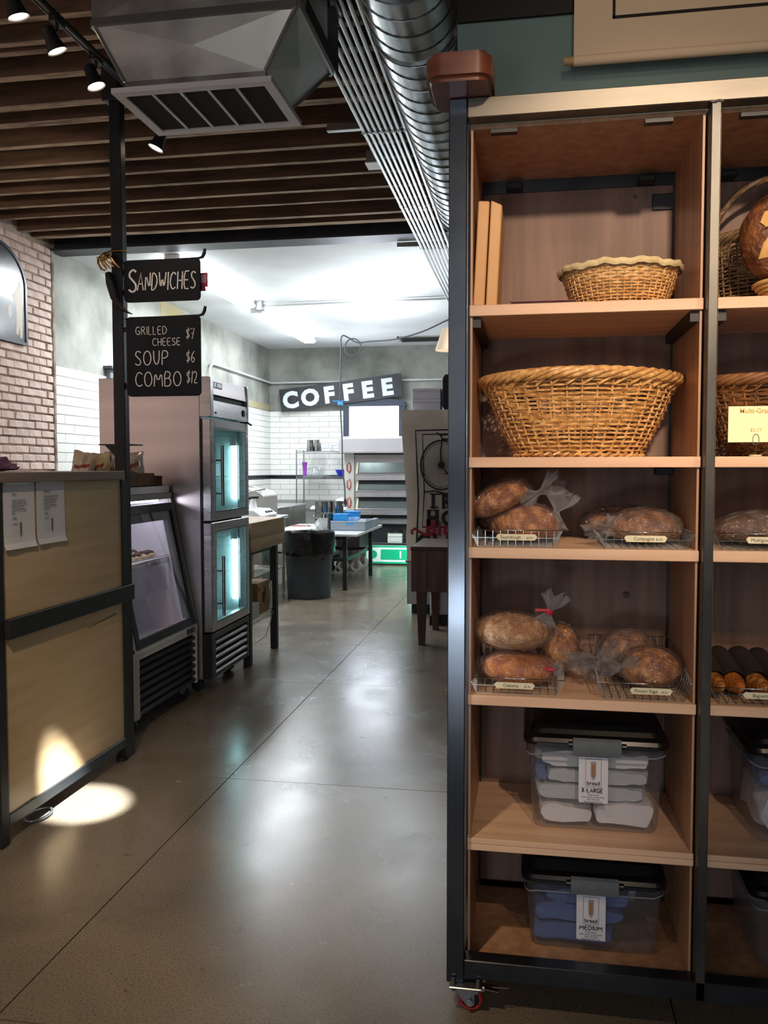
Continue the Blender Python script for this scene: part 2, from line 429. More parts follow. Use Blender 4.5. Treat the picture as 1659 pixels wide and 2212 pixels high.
# window hole is replaced by a window box standing proud of the wall (see window_1)
TH = .0925; TL = .352; TOP = 2.482
tme = {}
def tile_mesh(l, h, mt):
    k = (round(l, 3), round(h, 3), mt.name)
    if k not in tme:
        t = .006; bv = .003
        gg = G().add([(-l / 2, 0, -h / 2), (l / 2, 0, -h / 2), (l / 2, 0, h / 2), (-l / 2, 0, h / 2),
                      (-l / 2 + bv, -t, -h / 2 + bv), (l / 2 - bv, -t, -h / 2 + bv), (l / 2 - bv, -t, h / 2 - bv), (-l / 2 + bv, -t, h / 2 - bv)],
                     [(4, 5, 6, 7), (0, 1, 5, 4), (1, 2, 6, 5), (2, 3, 7, 6), (3, 0, 4, 7)])
        me = bpy.data.meshes.new('tile'); me.from_pydata([tuple(v) for v in gg.v], [], gg.f); me.materials.append(mt); tme[k] = me
    return tme[k]
gt = struct('tile_backing', G().box(XW - .013, XW - .001, YK + .03, 14.5, 0, TOP), grout, wk)
gb = struct('tile_backing', G().box(XW, -1.2, 14.5, 14.513, 0, TOP), grout, wb)
# painted wainscot rows below the counters use the backing only
def tiles(wall, org, ax, a0, a1, zlo, rot, nmax):
    r = 0; z = TOP; n = 0
    while z - TH > zlo and n < nmax:
        zc = z - TH / 2
        if abs(zc - 1.335) < .04: z -= .066; share('tile', tile_mesh(a1 - a0 - .004, .062, tile_k), wall, org((a0 + a1) / 2, 1.338), rot=(0, 0, rot)); z = 1.305; continue
        if zc > 1.37 and z - TH < 1.371 and z - TH > 1.30: pass
        a = a0 - (TL / 2 if r % 2 else 0)
        while a < a1 - .01:
            lo, hi = max(a, a0), min(a + TL, a1)
            if hi - lo > .03:
                share('tile', tile_mesh(round(hi - lo, 3) - .004, TH - .004, tile_w), wall, org((lo + hi) / 2, zc), rot=(0, 0, rot)); n += 1
            a += TL
        z -= TH; r += 1
tiles(wb, lambda a, z: (a, 14.499, z), 'x', XW, -2.86, .92, 0, 999)
tiles(wk, lambda a, z: (XW, a, z), 'y', YK + .035, YK + .035 + TL * 6, 1.30, PI / 2, 999)
tiles(wk, lambda a, z: (XW, a, z), 'y', 12.74, 14.5, 1.0, PI / 2, 999)
# yellowed stain patches of old paint above the tiles
yel = M('yellowed plaster patch', 'b9a873', .9, 0, var='a8a48c', scale=5, detail=8)
g = G().box(XW - .012, XW - .0085, 13.2, 14.49, 2.50, 2.60).box(XW - .012, XW - .0085, 10.05, 10.75, 3.28, 3.56)
struct('plaster_patch', g, yel, wk)
struct('trim_2', G().box(XW - .01, XW + .015, YK + .022, YK + .034, 0, TOP + .01), stainless)

# ceilings
kc = M('kitchen ceiling paint', 'd9dcdb', .7, 0, var='c9cccb', scale=1.2)
struct('ceiling', G().box(XW - .3, 4.0, 7.7, 15.0, ZC, ZC + .12), kc)
deck = M('ceiling deck boards', '33261d', .9, 0, var='4b392b', scale=3, stretch=(9, 1, 1), bump=.3, bscale=5)
cl = struct('ceiling', G().box(XW - .3, 4.0, -3.5, 7.72, 3.96, 4.02), deck)
x = -4.5
for i in range(56):
    struct('deck_board', G().box(x + i * .152 + .004, x + i * .152 + .148, -3.5, 7.7, 3.93, 3.958), deck, cl)
ys = [(3.39, .045), (3.77, .045), (3.975, .045), (4.065, .045), (4.31, .06), (4.655, .075), (4.873, .075), (5.225, .05), (5.555, .045), (5.82, .045),
      (6.10, .046), (6.41, .05), (6.70, .04), (7.05, .055), (7.27, .085)]
ys += [(3.14, .05), (2.86, .05), (2.57, .05), (2.28, .05), (1.99, .05), (1.7, .05), (1.4, .05), (1.1, .05), (.8, .05)]
random.seed(11)
for y, t in ys:
    # sawn joist: slightly wavy, lower edge a touch paler
    n = 12; vs = []; fs = []
    for i in range(n + 1):
        xx = XW + (3.3 - XW) * i / n
        dy = .006 * noise.noise(Vector((xx, y * 7, 0))); dz = .006 * noise.noise(Vector((xx * 1.3, y * 5, 4)))
        for (a, b) in ((0, 0), (t, 0), (t, 1), (0, 1)):
            vs.append((xx, y + a + dy, (3.60 + dz) if b == 0 else 3.935))
    for i in range(n):
        for k in range(4):
            l = (k + 1) % 4
            fs.append((i * 4 + k, i * 4 + l, (i + 1) * 4 + l, (i + 1) * 4 + k))
    fs += [(0, 1, 2, 3), (n * 4 + 3, n * 4 + 2, n * 4 + 1, n * 4)]
    o = struct('joist', G().add(vs, fs), [joist_m, joist_edge], cl)
    for p in o.data.polygons:
        if abs(p.normal.z) > .9 and p.center.z < 3.7: p.material_index = 1
# blocking pieces between joists near the right
for x_, a, b in ((-1.45, 5.6, 5.82), (-1.25, 5.87, 6.1), (-1.55, 5.275, 5.555), (-.9, 6.15, 6.41), (-3.1, 4.37, 4.655)):
    struct('blocking', G().box(x_, x_ + .22, a + .01, a + .06, 3.68, 3.9), joist_m, cl)
beam = M('painted steel beam', '34363a', .5, .4, var='3f4043', scale=6)
struct('trim_3', G().prism([(7.54, 3.545), (7.78, 3.545), (7.78, 3.565), (7.67, 3.565), (7.67, 3.93), (7.78, 3.93), (7.78, 3.95), (7.54, 3.95), (7.54, 3.93), (7.65, 3.93), (7.65, 3.565), (7.54, 3.565)], 'x', XW, 3.3), beam)

# teal partition behind the shelf
teal = M('grey teal wall paint', '6f8682', .8, 0, var='677c79', scale=2)
struct('wall_right', G().box(-.256, 3.3, 2.985, 3.12, 0, 3.0), teal)
struct('trim_4', G().box(-.256, 3.3, 2.97, 3.14, 3.0, 3.2), M('dark steel header', '1c1613', .6, .3))
struct('wall_right', G().box(3.3, 3.5, -3.5, 15, 0, 3.95), M('side wall paint', '7d8784', .8))

# window in the back wall, arched dark frame, blown out daylight behind frosted glass
wf = M('dark blue window frame', '39404f', .6)
g = G().box(-3.17, -3.07, 14.40, 14.5, 1.93, 2.62).box(-2.21, -2.1, 14.40, 14.5, 1.93, 2.62).box(-3.17, -2.1, 14.40, 14.5, 1.90, 1.99)
arc = []
N_ = 14
for i in range(N_ + 1):
    t = PI * i / N_; arc.append((-2.635 - .55 * math.cos(t), 2.58 + .10 * math.sin(t)))
poly = arc + [(-2.08, 2.545), (-3.19, 2.545)]
g.prism(poly, 'y', 14.38, 14.5)
wn = struct('window_1', g, wf)
struct('window_sill', G().box(-3.2, -2.06, 14.34, 14.5, 1.88, 1.915), wf, wn)
struct('window_pane', G().box(-3.072, -2.208, 14.44, 14.455, 1.98, 2.56), M('bright frosted window glass', 'ffffff', .4, emi='f2f7ff', estr=5.0), wn)
for xx in (-2.80, -2.50):
    struct('mullion', G().box(xx, xx + .016, 14.456, 14.47, 1.98, 2.56), wf, wn)

# kitchen ceiling fluorescent strip fixtures
tube_m = M('lit fluorescent tube', 'ffffff', .4, emi='f4faff', estr=34)
for i, (ya, yb) in enumerate(((7.95, 10.25), (10.55, 13.25))):
    t = thing('strip_light', ['long fluorescent strip light on the kitchen ceiling nearest the steel beam', 'long fluorescent strip light on the kitchen ceiling, beyond the junction box'][i], 'ceiling light', (-3.45, (ya + yb) / 2, ZC), 'kitchen strip lights')
    emit('housing', G().box(-3.52, -3.38, ya, yb, 3.51, 3.569), whitem, t, bevel=.006)
    for dx in (-.045, .045):
        emit('tube', G().cyl((-3.45 + dx * 1.9, ya + .03, 3.49), (-3.45 + dx * 1.9, yb - .03, 3.49), .016, n=10), tube_m, t, smooth=True)
    for yy in (ya + .01, yb - .03):
        emit('end_cap', G().box(-3.53, -3.37, yy, yy + .02, 3.46, 3.569), whitem, t, bevel=.004)
t = thing('junction_box', 'small steel junction box on the kitchen ceiling between the strip lights', 'junction box', (-3.36, 10.35, ZC))
emit('box', G().box(-3.42, -3.30, 10.32, 10.46, 3.47, 3.569), conduit_m, t, bevel=.006)
emit('cover', G().box(-3.425, -3.295, 10.31, 10.47, 3.462, 3.472), stainless, t)
g = G()
g.tube([(-3.3, 10.39, 3.52), (-1.0, 10.33, 3.52), (-.4, 10.33, 3.52)], .013, 8)
g.tube([(-3.3, 10.36, 3.545), (-1.0, 10.30, 3.545)], .008, 8)
solo('ceiling_conduit', g, conduit_m, 'thin steel conduit crossing the white kitchen ceiling from the junction box', 'conduit', smooth=True)
# ceiling vent
t = thing('ceiling_vent', 'dark flat slotted vent in the far corner of the kitchen ceiling', 'vent', (-1.75, 13.75, ZC))
emit('frame', G().box(-2.1, -1.4, 13.5, 13.53, 3.553, 3.569).box(-2.1, -1.4, 14.0, 14.03, 3.553, 3.569).box(-2.1, -2.07, 13.5, 14.03, 3.553, 3.569).box(-1.43, -1.4, 13.5, 14.03, 3.553, 3.569), galv, t)
for i in range(8):
    emit('slat', G().box(-2.07, -1.43, 13.55 + i * .057, 13.59 + i * .057, 3.557, 3.563), blackm, t)
# pipes on kitchen walls
g = G()
g.tube([(XW + .03, 11.58, 2.40), (XW + .03, 11.58, 2.88), (XW + .03, 11.62, 2.95), (XW + .03, 11.72, 2.985), (XW + .03, 14.3, 2.975), (XW + .05, 14.42, 2.97), (XW + .12, 14.46, 2.97), (-2.2, 14.46, 2.985), (-1.0, 14.46, 2.99)], .018, 8)
solo('wall_pipe', g, M('painted pipe', 'c9ccca', .5), 'pale painted pipe running high along the kitchen walls behind the coffee sign', 'pipe', smooth=True)
t = thing('wall_box', 'small grey electrical box on the concrete wall beside the tall post', 'electrical box', (XW + .03, 8.75, 2.36))
emit('box', G().box(XW - .012, XW + .05, 8.62, 8.85, 2.36, 2.56), M('grey box', '6d7276', .5, .3), t, bevel=.006)
emit('hood', G().box(XW - .012, XW + .09, 8.58, 8.89, 2.56, 2.59), M('grey box hood', '4d5256', .5, .3), t)
# ================================================================ overhead: ductwork, conduits, track
t = thing('spiral_duct', 'large round spiral-seamed steel duct running above the aisle', 'duct', (-.457, 3.0, 3.07))
R_ = .172; cx, cz = -.457, 3.243
emit('duct_tube', G().cyl((cx, -1.5, cz), (cx, 5.9, cz), R_, n=64), duct_m, t, smooth=True)
# helical seam
pts = []; pitch = .115
n = int((5.9 + 1.5) / pitch * 28)
for i in range(n):
    a = 2 * PI * i / 28; y = -1.5 + pitch * i / 28
    pts.append((cx + (R_ + .0015) * math.cos(a), y, cz + (R_ + .0015) * math.sin(a)))
emit('seam', G().tube(pts, .0032, 4), M('duct seam metal', '777d80', .35, .9), t)
for y in (1.2, 3.4, 5.86):
    g = G(); p = [(cx + (R_ + .004) * math.cos(2 * PI * k / 40), y, cz + (R_ + .004) * math.sin(2 * PI * k / 40)) for k in range(40)]
    g.tube(p, .006, 5, closed=True); emit('collar', g, duct_m, t, smooth=True)
emit('reducer', G().tube([(cx, 5.9, cz), (cx - .0, 6.1, cz + .05), (cx + .01, 6.3, cz + .07)], [R_, .125, .12], 40), duct_m, t, smooth=True)
emit('branch_tube', G().cyl((cx + .01, 6.3, cz + .07), (cx + .01, 11.5, cz + .07), .12, n=36), duct_m, t, smooth=True)
g = G().tube([(cx + .155, .8, 3.9), (cx + .165, 2.1, 3.48), (cx + .20, 2.35, 3.36), (cx + .19, 2.7, 3.2), (cx + .17, 2.9, 3.15)], .006, 6)
solo('hanging_cable', g, blackm, 'thin black cable dropping beside the spiral duct above the shelf', 'cable', smooth=True)

# bundle of electrical conduits, each its own thing
xs8 = [-.994 + i * (.994 - .785) / 6 for i in range(7)] + [-.745]
starts = [1.5, 3.80, 3.96, 2.0, 3.80, 3.62, 1.6, 1.4]
lab = ['thin steel conduit, leftmost of the bundle beside the duct', 'second steel conduit from the left in the overhead bundle, starting at a box fitting',
       'third steel conduit from the left in the overhead bundle, starting at a box fitting', 'fourth steel conduit from the left in the overhead bundle',
       'fifth steel conduit from the left in the overhead bundle, starting at a box fitting', 'sixth steel conduit from the left in the overhead bundle, starting at a box fitting',
       'seventh steel conduit from the left in the overhead bundle', 'rightmost steel conduit of the overhead bundle, hugging the duct']
for i, x_ in enumerate(xs8):
    o = thing('conduit', lab[i], 'conduit', (x_, starts[i], 3.49), 'overhead conduit bundle')
    dx = -.0018
    emit('pipe', G().tube([(x_, starts[i], 3.5), (x_, 6.9, 3.5), (x_ + .01, 9.2, 3.49), (x_ + .01, 12.0, 3.49)], .0115, 10), conduit_m, o, smooth=True)
    for y_ in (5.1 + .0 * i, 6.55 + .05 * (i % 3)):
        emit('coupling', G().cyl((x_, y_, 3.5), (x_, y_ + .05, 3.5), .0145, n=10), conduit_m, o, smooth=True)
    if i in (1, 2, 4, 5):
        y_ = starts[i]
        g = G().box(x_ - .02, x_ + .02, y_ - .13, y_ + .0, 3.475, 3.525)
        emit('conduit_body', g, M('cast fitting', 'a9adaf', .4, .8) if i == 1 else bpy.data.materials['cast fitting'], o, bevel=.012, seg=2, smooth=True)
        emit('cover_plate', G().box(x_ - .014, x_ + .014, y_ - .115, y_ - .015, 3.469, 3.476), chrome, o, bevel=.003)
for y_, l_, k in ((5.12, 'slotted steel strut carrying the conduits under the joists', 0), (7.86, 'slotted steel strut carrying the conduits below the kitchen ceiling', 1)):
    t = thing('strut', l_, 'bracket', (-.9, y_, 3.51))
    emit('channel', G().box(-1.22, -.70, y_ - .02, y_ + .02, 3.512, 3.553), galv, t, bevel=.003)
    for x_ in xs8:
        emit('clamp', G().tube([(x_ - .016, y_, 3.512), (x_ - .016, y_, 3.492), (x_, y_, 3.482), (x_ + .016, y_, 3.492), (x_ + .016, y_, 3.512)], .003, 4), chrome, t)
# three flat junction boxes on the leftmost conduit
for y_, k in ((4.28, 'pale square junction box above the ceiling register'), (5.73, 'pale square junction box halfway along the conduit bundle')):
    t = thing('junction_box', k, 'junction box', (-1.03, y_, 3.50))
    emit('box', G().box(-1.09, -1.01, y_ - .06, y_ + .06, 3.515, 3.60), galv, t, bevel=.004)
    emit('cover', G().box(-1.095, -.985, y_ - .07, y_ + .07, 3.508, 3.515), M('junction cover', 'dcdad2', .5, .1) if 'junction cover' not in bpy.data.materials else bpy.data.materials['junction cover'], t)

# ceiling register plenum: tapering sheet metal hood with grille
hd = thing('air_return_hood', 'tapered galvanised duct hood hanging over the counter aisle, with a white grille', 'duct', (-1.3, 3.45, 3.0))
T0 = [(-1.70, 3.20), (-.875, 3.20), (-.875, 3.76), (-1.70, 3.76)]
B0 = [(-1.60, 3.26), (-1.02, 3.26), (-1.02, 3.63), (-1.60, 3.63)]
# tapered section with folded cross-break facets
def facet(a0, a1, b0, b1, dep):
    """quad a0-a1 (bottom) b0-b1 (top), pyramid cross break"""
    a0, a1, b0, b1 = map(Vector, (a0, a1, b0, b1))
    n_ = (a1 - a0).cross(b0 - a0).normalized()
    m_ = (a0 + a1 + b0 + b1) / 4 + n_ * dep
    return [a0, a1, b1, b0, m_], [(0, 1, 4), (1, 2, 4), (2, 3, 4), (3, 0, 4)]
zb, zt = 3.03, 3.235
g = G()
for i in range(4):
    j = (i + 1) % 4
    v, f = facet((*B0[i], zb), (*B0[j], zb), (*T0[i], zt), (*T0[j], zt), .012)
    g.add(v, f)
emit('tapered_section', g, galv, hd)
g = G()
T1 = [(x_ + (-.005 if x_ < -1 else .005), y_) for x_, y_ in T0]
for i in range(4):
    j = (i + 1) % 4
    v, f = facet((*T1[i], zt), (*T1[j], zt), (*T1[i], 3.595), (*T1[j], 3.595), .014)
    g.add(v, f)
emit('upper_box', g, galv, hd)
g = G()
for i in range(4):
    j = (i + 1) % 4
    g.bar((*T0[i], zt), (*T0[j], zt), .022, .03)
emit('joint_flange', g, M('bright flange metal', 'a3a6a3', .3, .9), hd)
for i in range(4):
    emit('corner_seam', G().bar((*B0[i], zb), (*T0[i], zt), .012, .012), galv, hd)
emit('neck', G().box(-1.60, -1.02, 3.26, 3.63, 2.99, 3.03), galv, hd)
gr = emit('grille_frame', G().box(-1.640, -.985, 3.222, 3.262, 2.972, 2.992).box(-1.640, -.985, 3.622, 3.662, 2.972, 2.992).box(-1.640, -1.600, 3.262, 3.622, 2.972, 2.992).box(-1.025, -.985, 3.262, 3.622, 2.972, 2.992),
     M('white enamel grille', 'c9c4c4', .5), hd)
for i in range(4):
    x_ = -1.6 + .575 * (i + 1) / 5
    emit('grille_divider', G().box(x_ - .006, x_ + .006, 3.262, 3.622, 2.974, 2.990), bpy.data.materials['white enamel grille'], hd)
g = G()
for i in range(46):
    y_ = 3.268 + i * .0077
    g.add([(-1.6, y_, 2.978), (-1.025, y_, 2.978), (-1.025, y_ + .005, 2.988), (-1.6, y_ + .005, 2.988)], [(0, 1, 2, 3)])
emit('louver', g, M('dark grille louvre', '6b6663', .6, .3), hd, kind='stuff')
emit('filter', G().box(-1.6, -1.025, 3.262, 3.622, 2.992, 2.998), M('dark filter', '45403d', .9), hd)
for x_ in (-1.69, -.885):
    emit('hanger_strap', G().box(x_ - .012, x_ + .012, 3.46, 3.50, 3.5, 3.93), galv, hd)
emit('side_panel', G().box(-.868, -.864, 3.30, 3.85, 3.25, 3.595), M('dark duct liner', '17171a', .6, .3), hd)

# lighting track with four spots
track = thing('light_track', 'black ceiling lighting track over the counter', 'light track', (-2.0, 2.6, 3.4))
emit('rail', G().box(-2.018, -1.982, .9, 4.55, 3.40, 3.425), blk_dull, track, bevel=.003)
emit('slot', G().box(-2.012, -2.009, .9, 4.55, 3.397, 3.40).box(-1.991, -1.988, .9, 4.55, 3.397, 3.40), M('copper track conductor', '9b9088', .4, .8), track)
for y_ in (1.3, 2.9, 4.45):
    emit('hanger', G().cyl((-2.0, y_, 3.425), (-2.0, y_, 3.60), .008, n=8), blk_dull, track)
glow = M('lit spot lens', 'ffffff', .4, emi='ffe8cc', estr=14)
def spot(x_, y_, z_, d, label, pw=14, aim=None):
    o = thing('track_spot', label, 'spotlight', (x_, y_, 3.397), 'track spotlights')
    d = Vector(d).normalized(); p = Vector((x_, y_, z_))   # p: lens centre
    emit('adapter', G().box(x_ - .017, x_ + .017, y_ - .04, y_ + .04, 3.372, 3.398), blk_dull, o, bevel=.003)
    emit('stem', G().tube([(x_, y_, 3.373), (x_, y_, 3.35), tuple(p - d * .07)], .007, 8), blk_dull, o)
    b0 = p - d * .105; 
    emit('lamp_head', G().tube([b0, b0 + d * .01, b0 + d * .06, p - d * .006, p], [.012, .026, .030, .041, .042], 24, cap=False), blk_dull, o, smooth=40)
    emit('lens', G().cyl(p - d * .012, p - d * .004, .036, n=24), glow, o)
    L_ = light('SPOT', 'track_spot_light', tuple(p + d * .02), pw, WARM, tuple(p + d * 2), .03, angle=70, blend=.6)
    return o
spot(-1.99, 3.16, 3.262, (.25, .25, -1), 'track spotlight at the top left, farthest from the tall post', 14)
spot(-1.99, 3.44, 3.262, (.35, .3, -1), 'track spotlight midway along the track, left of the tall post', 12)
spot(-1.995, 3.78, 3.262, (.35, .1, -1), 'track spotlight right beside the top of the tall post', 10)
spot(-1.99, 4.40, 3.205, (-.4, -.15, -1), 'track spotlight seen below the white grille of the duct hood', 16)
# ================================================================ the steel shelf rack
rk = thing('shelf_rack', 'tall black steel shelf rack on red casters with pale wooden shelf boards', 'shelf', (.45, 2.55, 0))
YF, YB = 2.288, 2.80
XP = [(-.218, -.170), (.437, .4615), (1.07, 1.118)]
Z0, Z1 = .083, 2.462
raw_t = raw
emit('post', G().box(-.218, -.170, YF, YF + .05, Z0, 2.462), blk_post, rk, bevel=.0025)
emit('post', G().box(.4375, .4615, YF + .0, YF + .05, .10, 2.41), M('worn steel upright', '3a3a3a', .4, .7, var='5d5b55', scale=2.2, stretch=(3, 3, 1), detail=8), rk, bevel=.002)
emit('post', G().box(1.07, 1.118, YF, YF + .05, Z0, 2.462), blk, rk, bevel=.0025)
for x0, x1 in ((-.218, -.170), (.4375, .4615), (1.07, 1.118)):
    emit('post', G().box(x0, x1, YB - .03, YB + .02, Z0, 2.462), blk, rk, bevel=.0025)
top = emit('top_rail', G().box(-.169, 1.07, YF, YF + .05, 2.411, 2.462), raw, rk, bevel=.002, label='bare brushed steel rail')
emit('top_rail', G().box(-.170, 1.07, YB - .03, YB + .02, 2.360, 2.462), blk, rk, bevel=.002)
for x0, x1 in ((-.218, -.170), (1.07, 1.118)):
    emit('side_rail', G().box(x0, x1, YF + .05, YB - .03, 2.411, 2.462), blk, rk, bevel=.002)
    emit('side_rail', G().box(x0, x1, YF + .05, YB - .03, .083, .145), blk, rk, bevel=.002)
emit('side_rail', G().box(.4375, .4615, YF + .05, YB - .03, 2.36, 2.41), blk, rk)
emit('bottom_rail', G().box(-.170, 1.07, YF, YF + .05, .098, .150), blk, rk, bevel=.002)
emit('bottom_rail', G().box(-.170, 1.07, YB - .03, YB, .098, .150), blk, rk, bevel=.002)
emit('weld_bead', G().tube([(.434, YF - .001, 2.411), (.445, YF - .003, 2.408), (.455, YF - .002, 2.411), (.465, YF - .001, 2.409)], .003, 5), raw, rk)
# vertical round-over tube corner posts at the back inside
BAY = [(-.165, .4345), (.4645, 1.067)]
levels = [(1.935, 1.906, 1), (1.528, 1.500, 2), (1.283, 1.254, 3), (.876, .849, 4), (.475, .4595, 5), (.4585, .441, 6)]
for x0, x1 in BAY:
    for zt_, zb_, k in levels:
        emit('shelf_board', G().box(x0, x1, YF + .042, YB - .032, zb_, zt_), board, rk, bevel=.0012)
    emit('bottom_board', G().box(x0, x1, YF + .052, YB - .032, .112, .127), ply, rk)
    # top plywood lid underside
    emit('top_panel', G().box(x0, x1, YF + .052, YB - .032, 2.399, 2.411), ply, rk)
    # back and side panels
    emit('back_panel', G().box(x0, x1, YB - .030, YB - .020, .127, 2.36), ply_back, rk)
    a, b = (x0 + .0015, x0 + .0075), (x1 - .0075, x1 - .0015)
    for (p, q) in (a, b):
        zs = [2.399] + [l for lv in levels for l in (lv[1], lv[0])]
        hi = 2.399
        for zt_, zb_, k in levels + [(.127, .1, 9)]:
            lo = zt_
            if k != 6: emit('side_panel', G().box(p, q, YF + .052, YB - .031, lo, hi), ply, rk)
            hi = zb_
    # L brackets under boards and dark back corner posts
    for xx in (x0 + .0075, x1 - .0075 - .022):
        for zz in (1.906, 1.50, 1.254, .849, .441):
            wd = .022
            if zz == 1.906:
                emit('bracket', G().box(xx, xx + wd, YF + .06, YB - .04, zz - .028, zz - .001), blk_dull, rk)
            elif xx > x0 + .1:
                emit('bracket', G().box(xx - .03, xx + wd, YB - .09, YB - .045, zz - .022, zz - .001), blk_dull, rk, bevel=.002)
        emit('corner_angle', G().box(xx + (0 if xx < x0 + .1 else wd - .006), xx + (.006 if xx < x0 + .1 else wd), YB - .037, YB - .031, .127, 2.36), blk_dull, rk)
    # magnets/clips near the top
    for fx in (.14, .80):
        xx = x0 + (x1 - x0) * fx
        emit('clip', G().box(xx, xx + .05, YB - .075, YB - .034, 2.362, 2.382), blk_dull, rk, bevel=.004)
        emit('clip', G().box(xx - .03, xx + .04, YF + .052, YF + .075, 2.388, 2.399), blk_dull, rk)
    emit('mounting_plate', G().box(x1 - .075, x1 - .009, YB - .036, YB - .031, 2.285, 2.335), blk_dull, rk, bevel=.003)
    emit('mounting_plate', G().box(x0 + .009, x0 + .07, YB - .036, YB - .031, 2.285, 2.33), blk_dull, rk, bevel=.003)
# knots in plywood back
knot = M('dark knot', '3b281c', .7, 0, var='6c4b36', scale=60)
for (x_, z_, r_) in ((.30, 1.10, .011), (.31, 2.33, .006)):
    emit('knot', G().cyl((x_, YB - .0302, z_), (x_, YB - .0312, z_), r_, n=14), knot, rk)
# casters
red = M('red caster tyre', '9c2220', .5)
zinc = M('zinc caster plate', '9aa0a6', .28, .9)
def caster(parent, x, y, r=.031, s=1, tyre=red, out=1):
    c = emit('caster', G().box(x - .045, x + .045, y - .045, y + .045, .0775, .083), zinc, parent, bevel=.002)
    for s_ in (-1, 1):
        emit('bolt', G().tube([(x + s_ * .034, y - .034, .070), (x + s_ * .034, y - .034, .0775), (x + s_ * .034, y - .034, .102)], [.008, .006, .006], 8), chrome, c)
    xo = x + .012
    fk = [(xo - .045, .0775), (xo + .04, .0775), (xo + .04, .066), (xo + .012, .052), (xo + .012, .022), (xo - .008, .018), (xo - .03, .045)]
    emit('fork', G().prism([(a, b) for a, b in fk], 'y', y - .022, y - .0195).prism(fk, 'y', y + .0195, y + .022), zinc, c, bevel=.0008)
    prof = []
    g = G()
    def ring(r0, r1, hw, n=28):
        vs = []; 
        for k in range(n):
            a = 2 * PI * k / n; ca, sa = math.cos(a), math.sin(a)
            for rr, yy in ((r0, -hw), (r1 - .004, -hw), (r1, -hw + .004), (r1, hw - .004), (r1 - .004, hw), (r0, hw)):
                vs.append((xo + rr * ca, y + yy, r + rr * sa))
        fs = [(k * 6 + i, k * 6 + (i + 1) % 6, ((k + 1) % n) * 6 + (i + 1) % 6, ((k + 1) % n) * 6 + i) for k in range(n) for i in range(6)]
        return vs, fs
    emit('tyre', G().add(*ring(r * .72, r, .013)), tyre, c, smooth=40)
    emit('wheel', G().add(*ring(.004, r * .73, .011)), blackm, c, smooth=40)
    emit('axle', G().cyl((xo, y - .032, r), (xo, y + .028, r), .005, n=10).cyl((xo, y - .034, r), (xo, y - .026, r), .009, n=6), chrome, c)
    emit('brake_lever', G().obox((xo + .052, y - .01, .072), (.05, .03, .002), Matrix.Rotation(.12, 3, 'Y')).tube([(xo + .06, y - .02, .0795), (xo + .105, y - .02, .0805)], .0015, 4), chrome, c)
caster(rk, -.165, 2.312, .034); caster(rk, 1.09, 2.312); caster(rk, -.178, 2.775); caster(rk, 1.09, 2.775)
caster(rk, .45, 2.775)

# ---- reddish brown rounded case on the corner
lea = M('reddish brown varnished wood', '5c3022', .38, 0, var='753f2b', scale=4, stretch=(1, 3, 8), coat=.3)
g = G()
def rrect(x0, x1, y0, y1, r, n=6):
    p = []
    for cx_, cy_, a0 in ((x1 - r, y1 - r, 0), (x0 + r, y1 - r, PI / 2), (x0 + r, y0 + r, PI), (x1 - r, y0 + r, 1.5 * PI)):
        for i in range(n + 1):
            a = a0 + PI / 2 * i / n; p.append((cx_ + r * math.cos(a), cy_ + r * math.sin(a)))
    return p
g.prism(rrect(-.268, -.100, 2.175, 2.385, .042, 7), 'z', 2.4625, 2.535)
solo('wooden_case', g, lea, 'reddish brown rounded wooden box perched on the top left corner of the shelf rack', 'box', smooth=35, bevel=.012, seg=3)

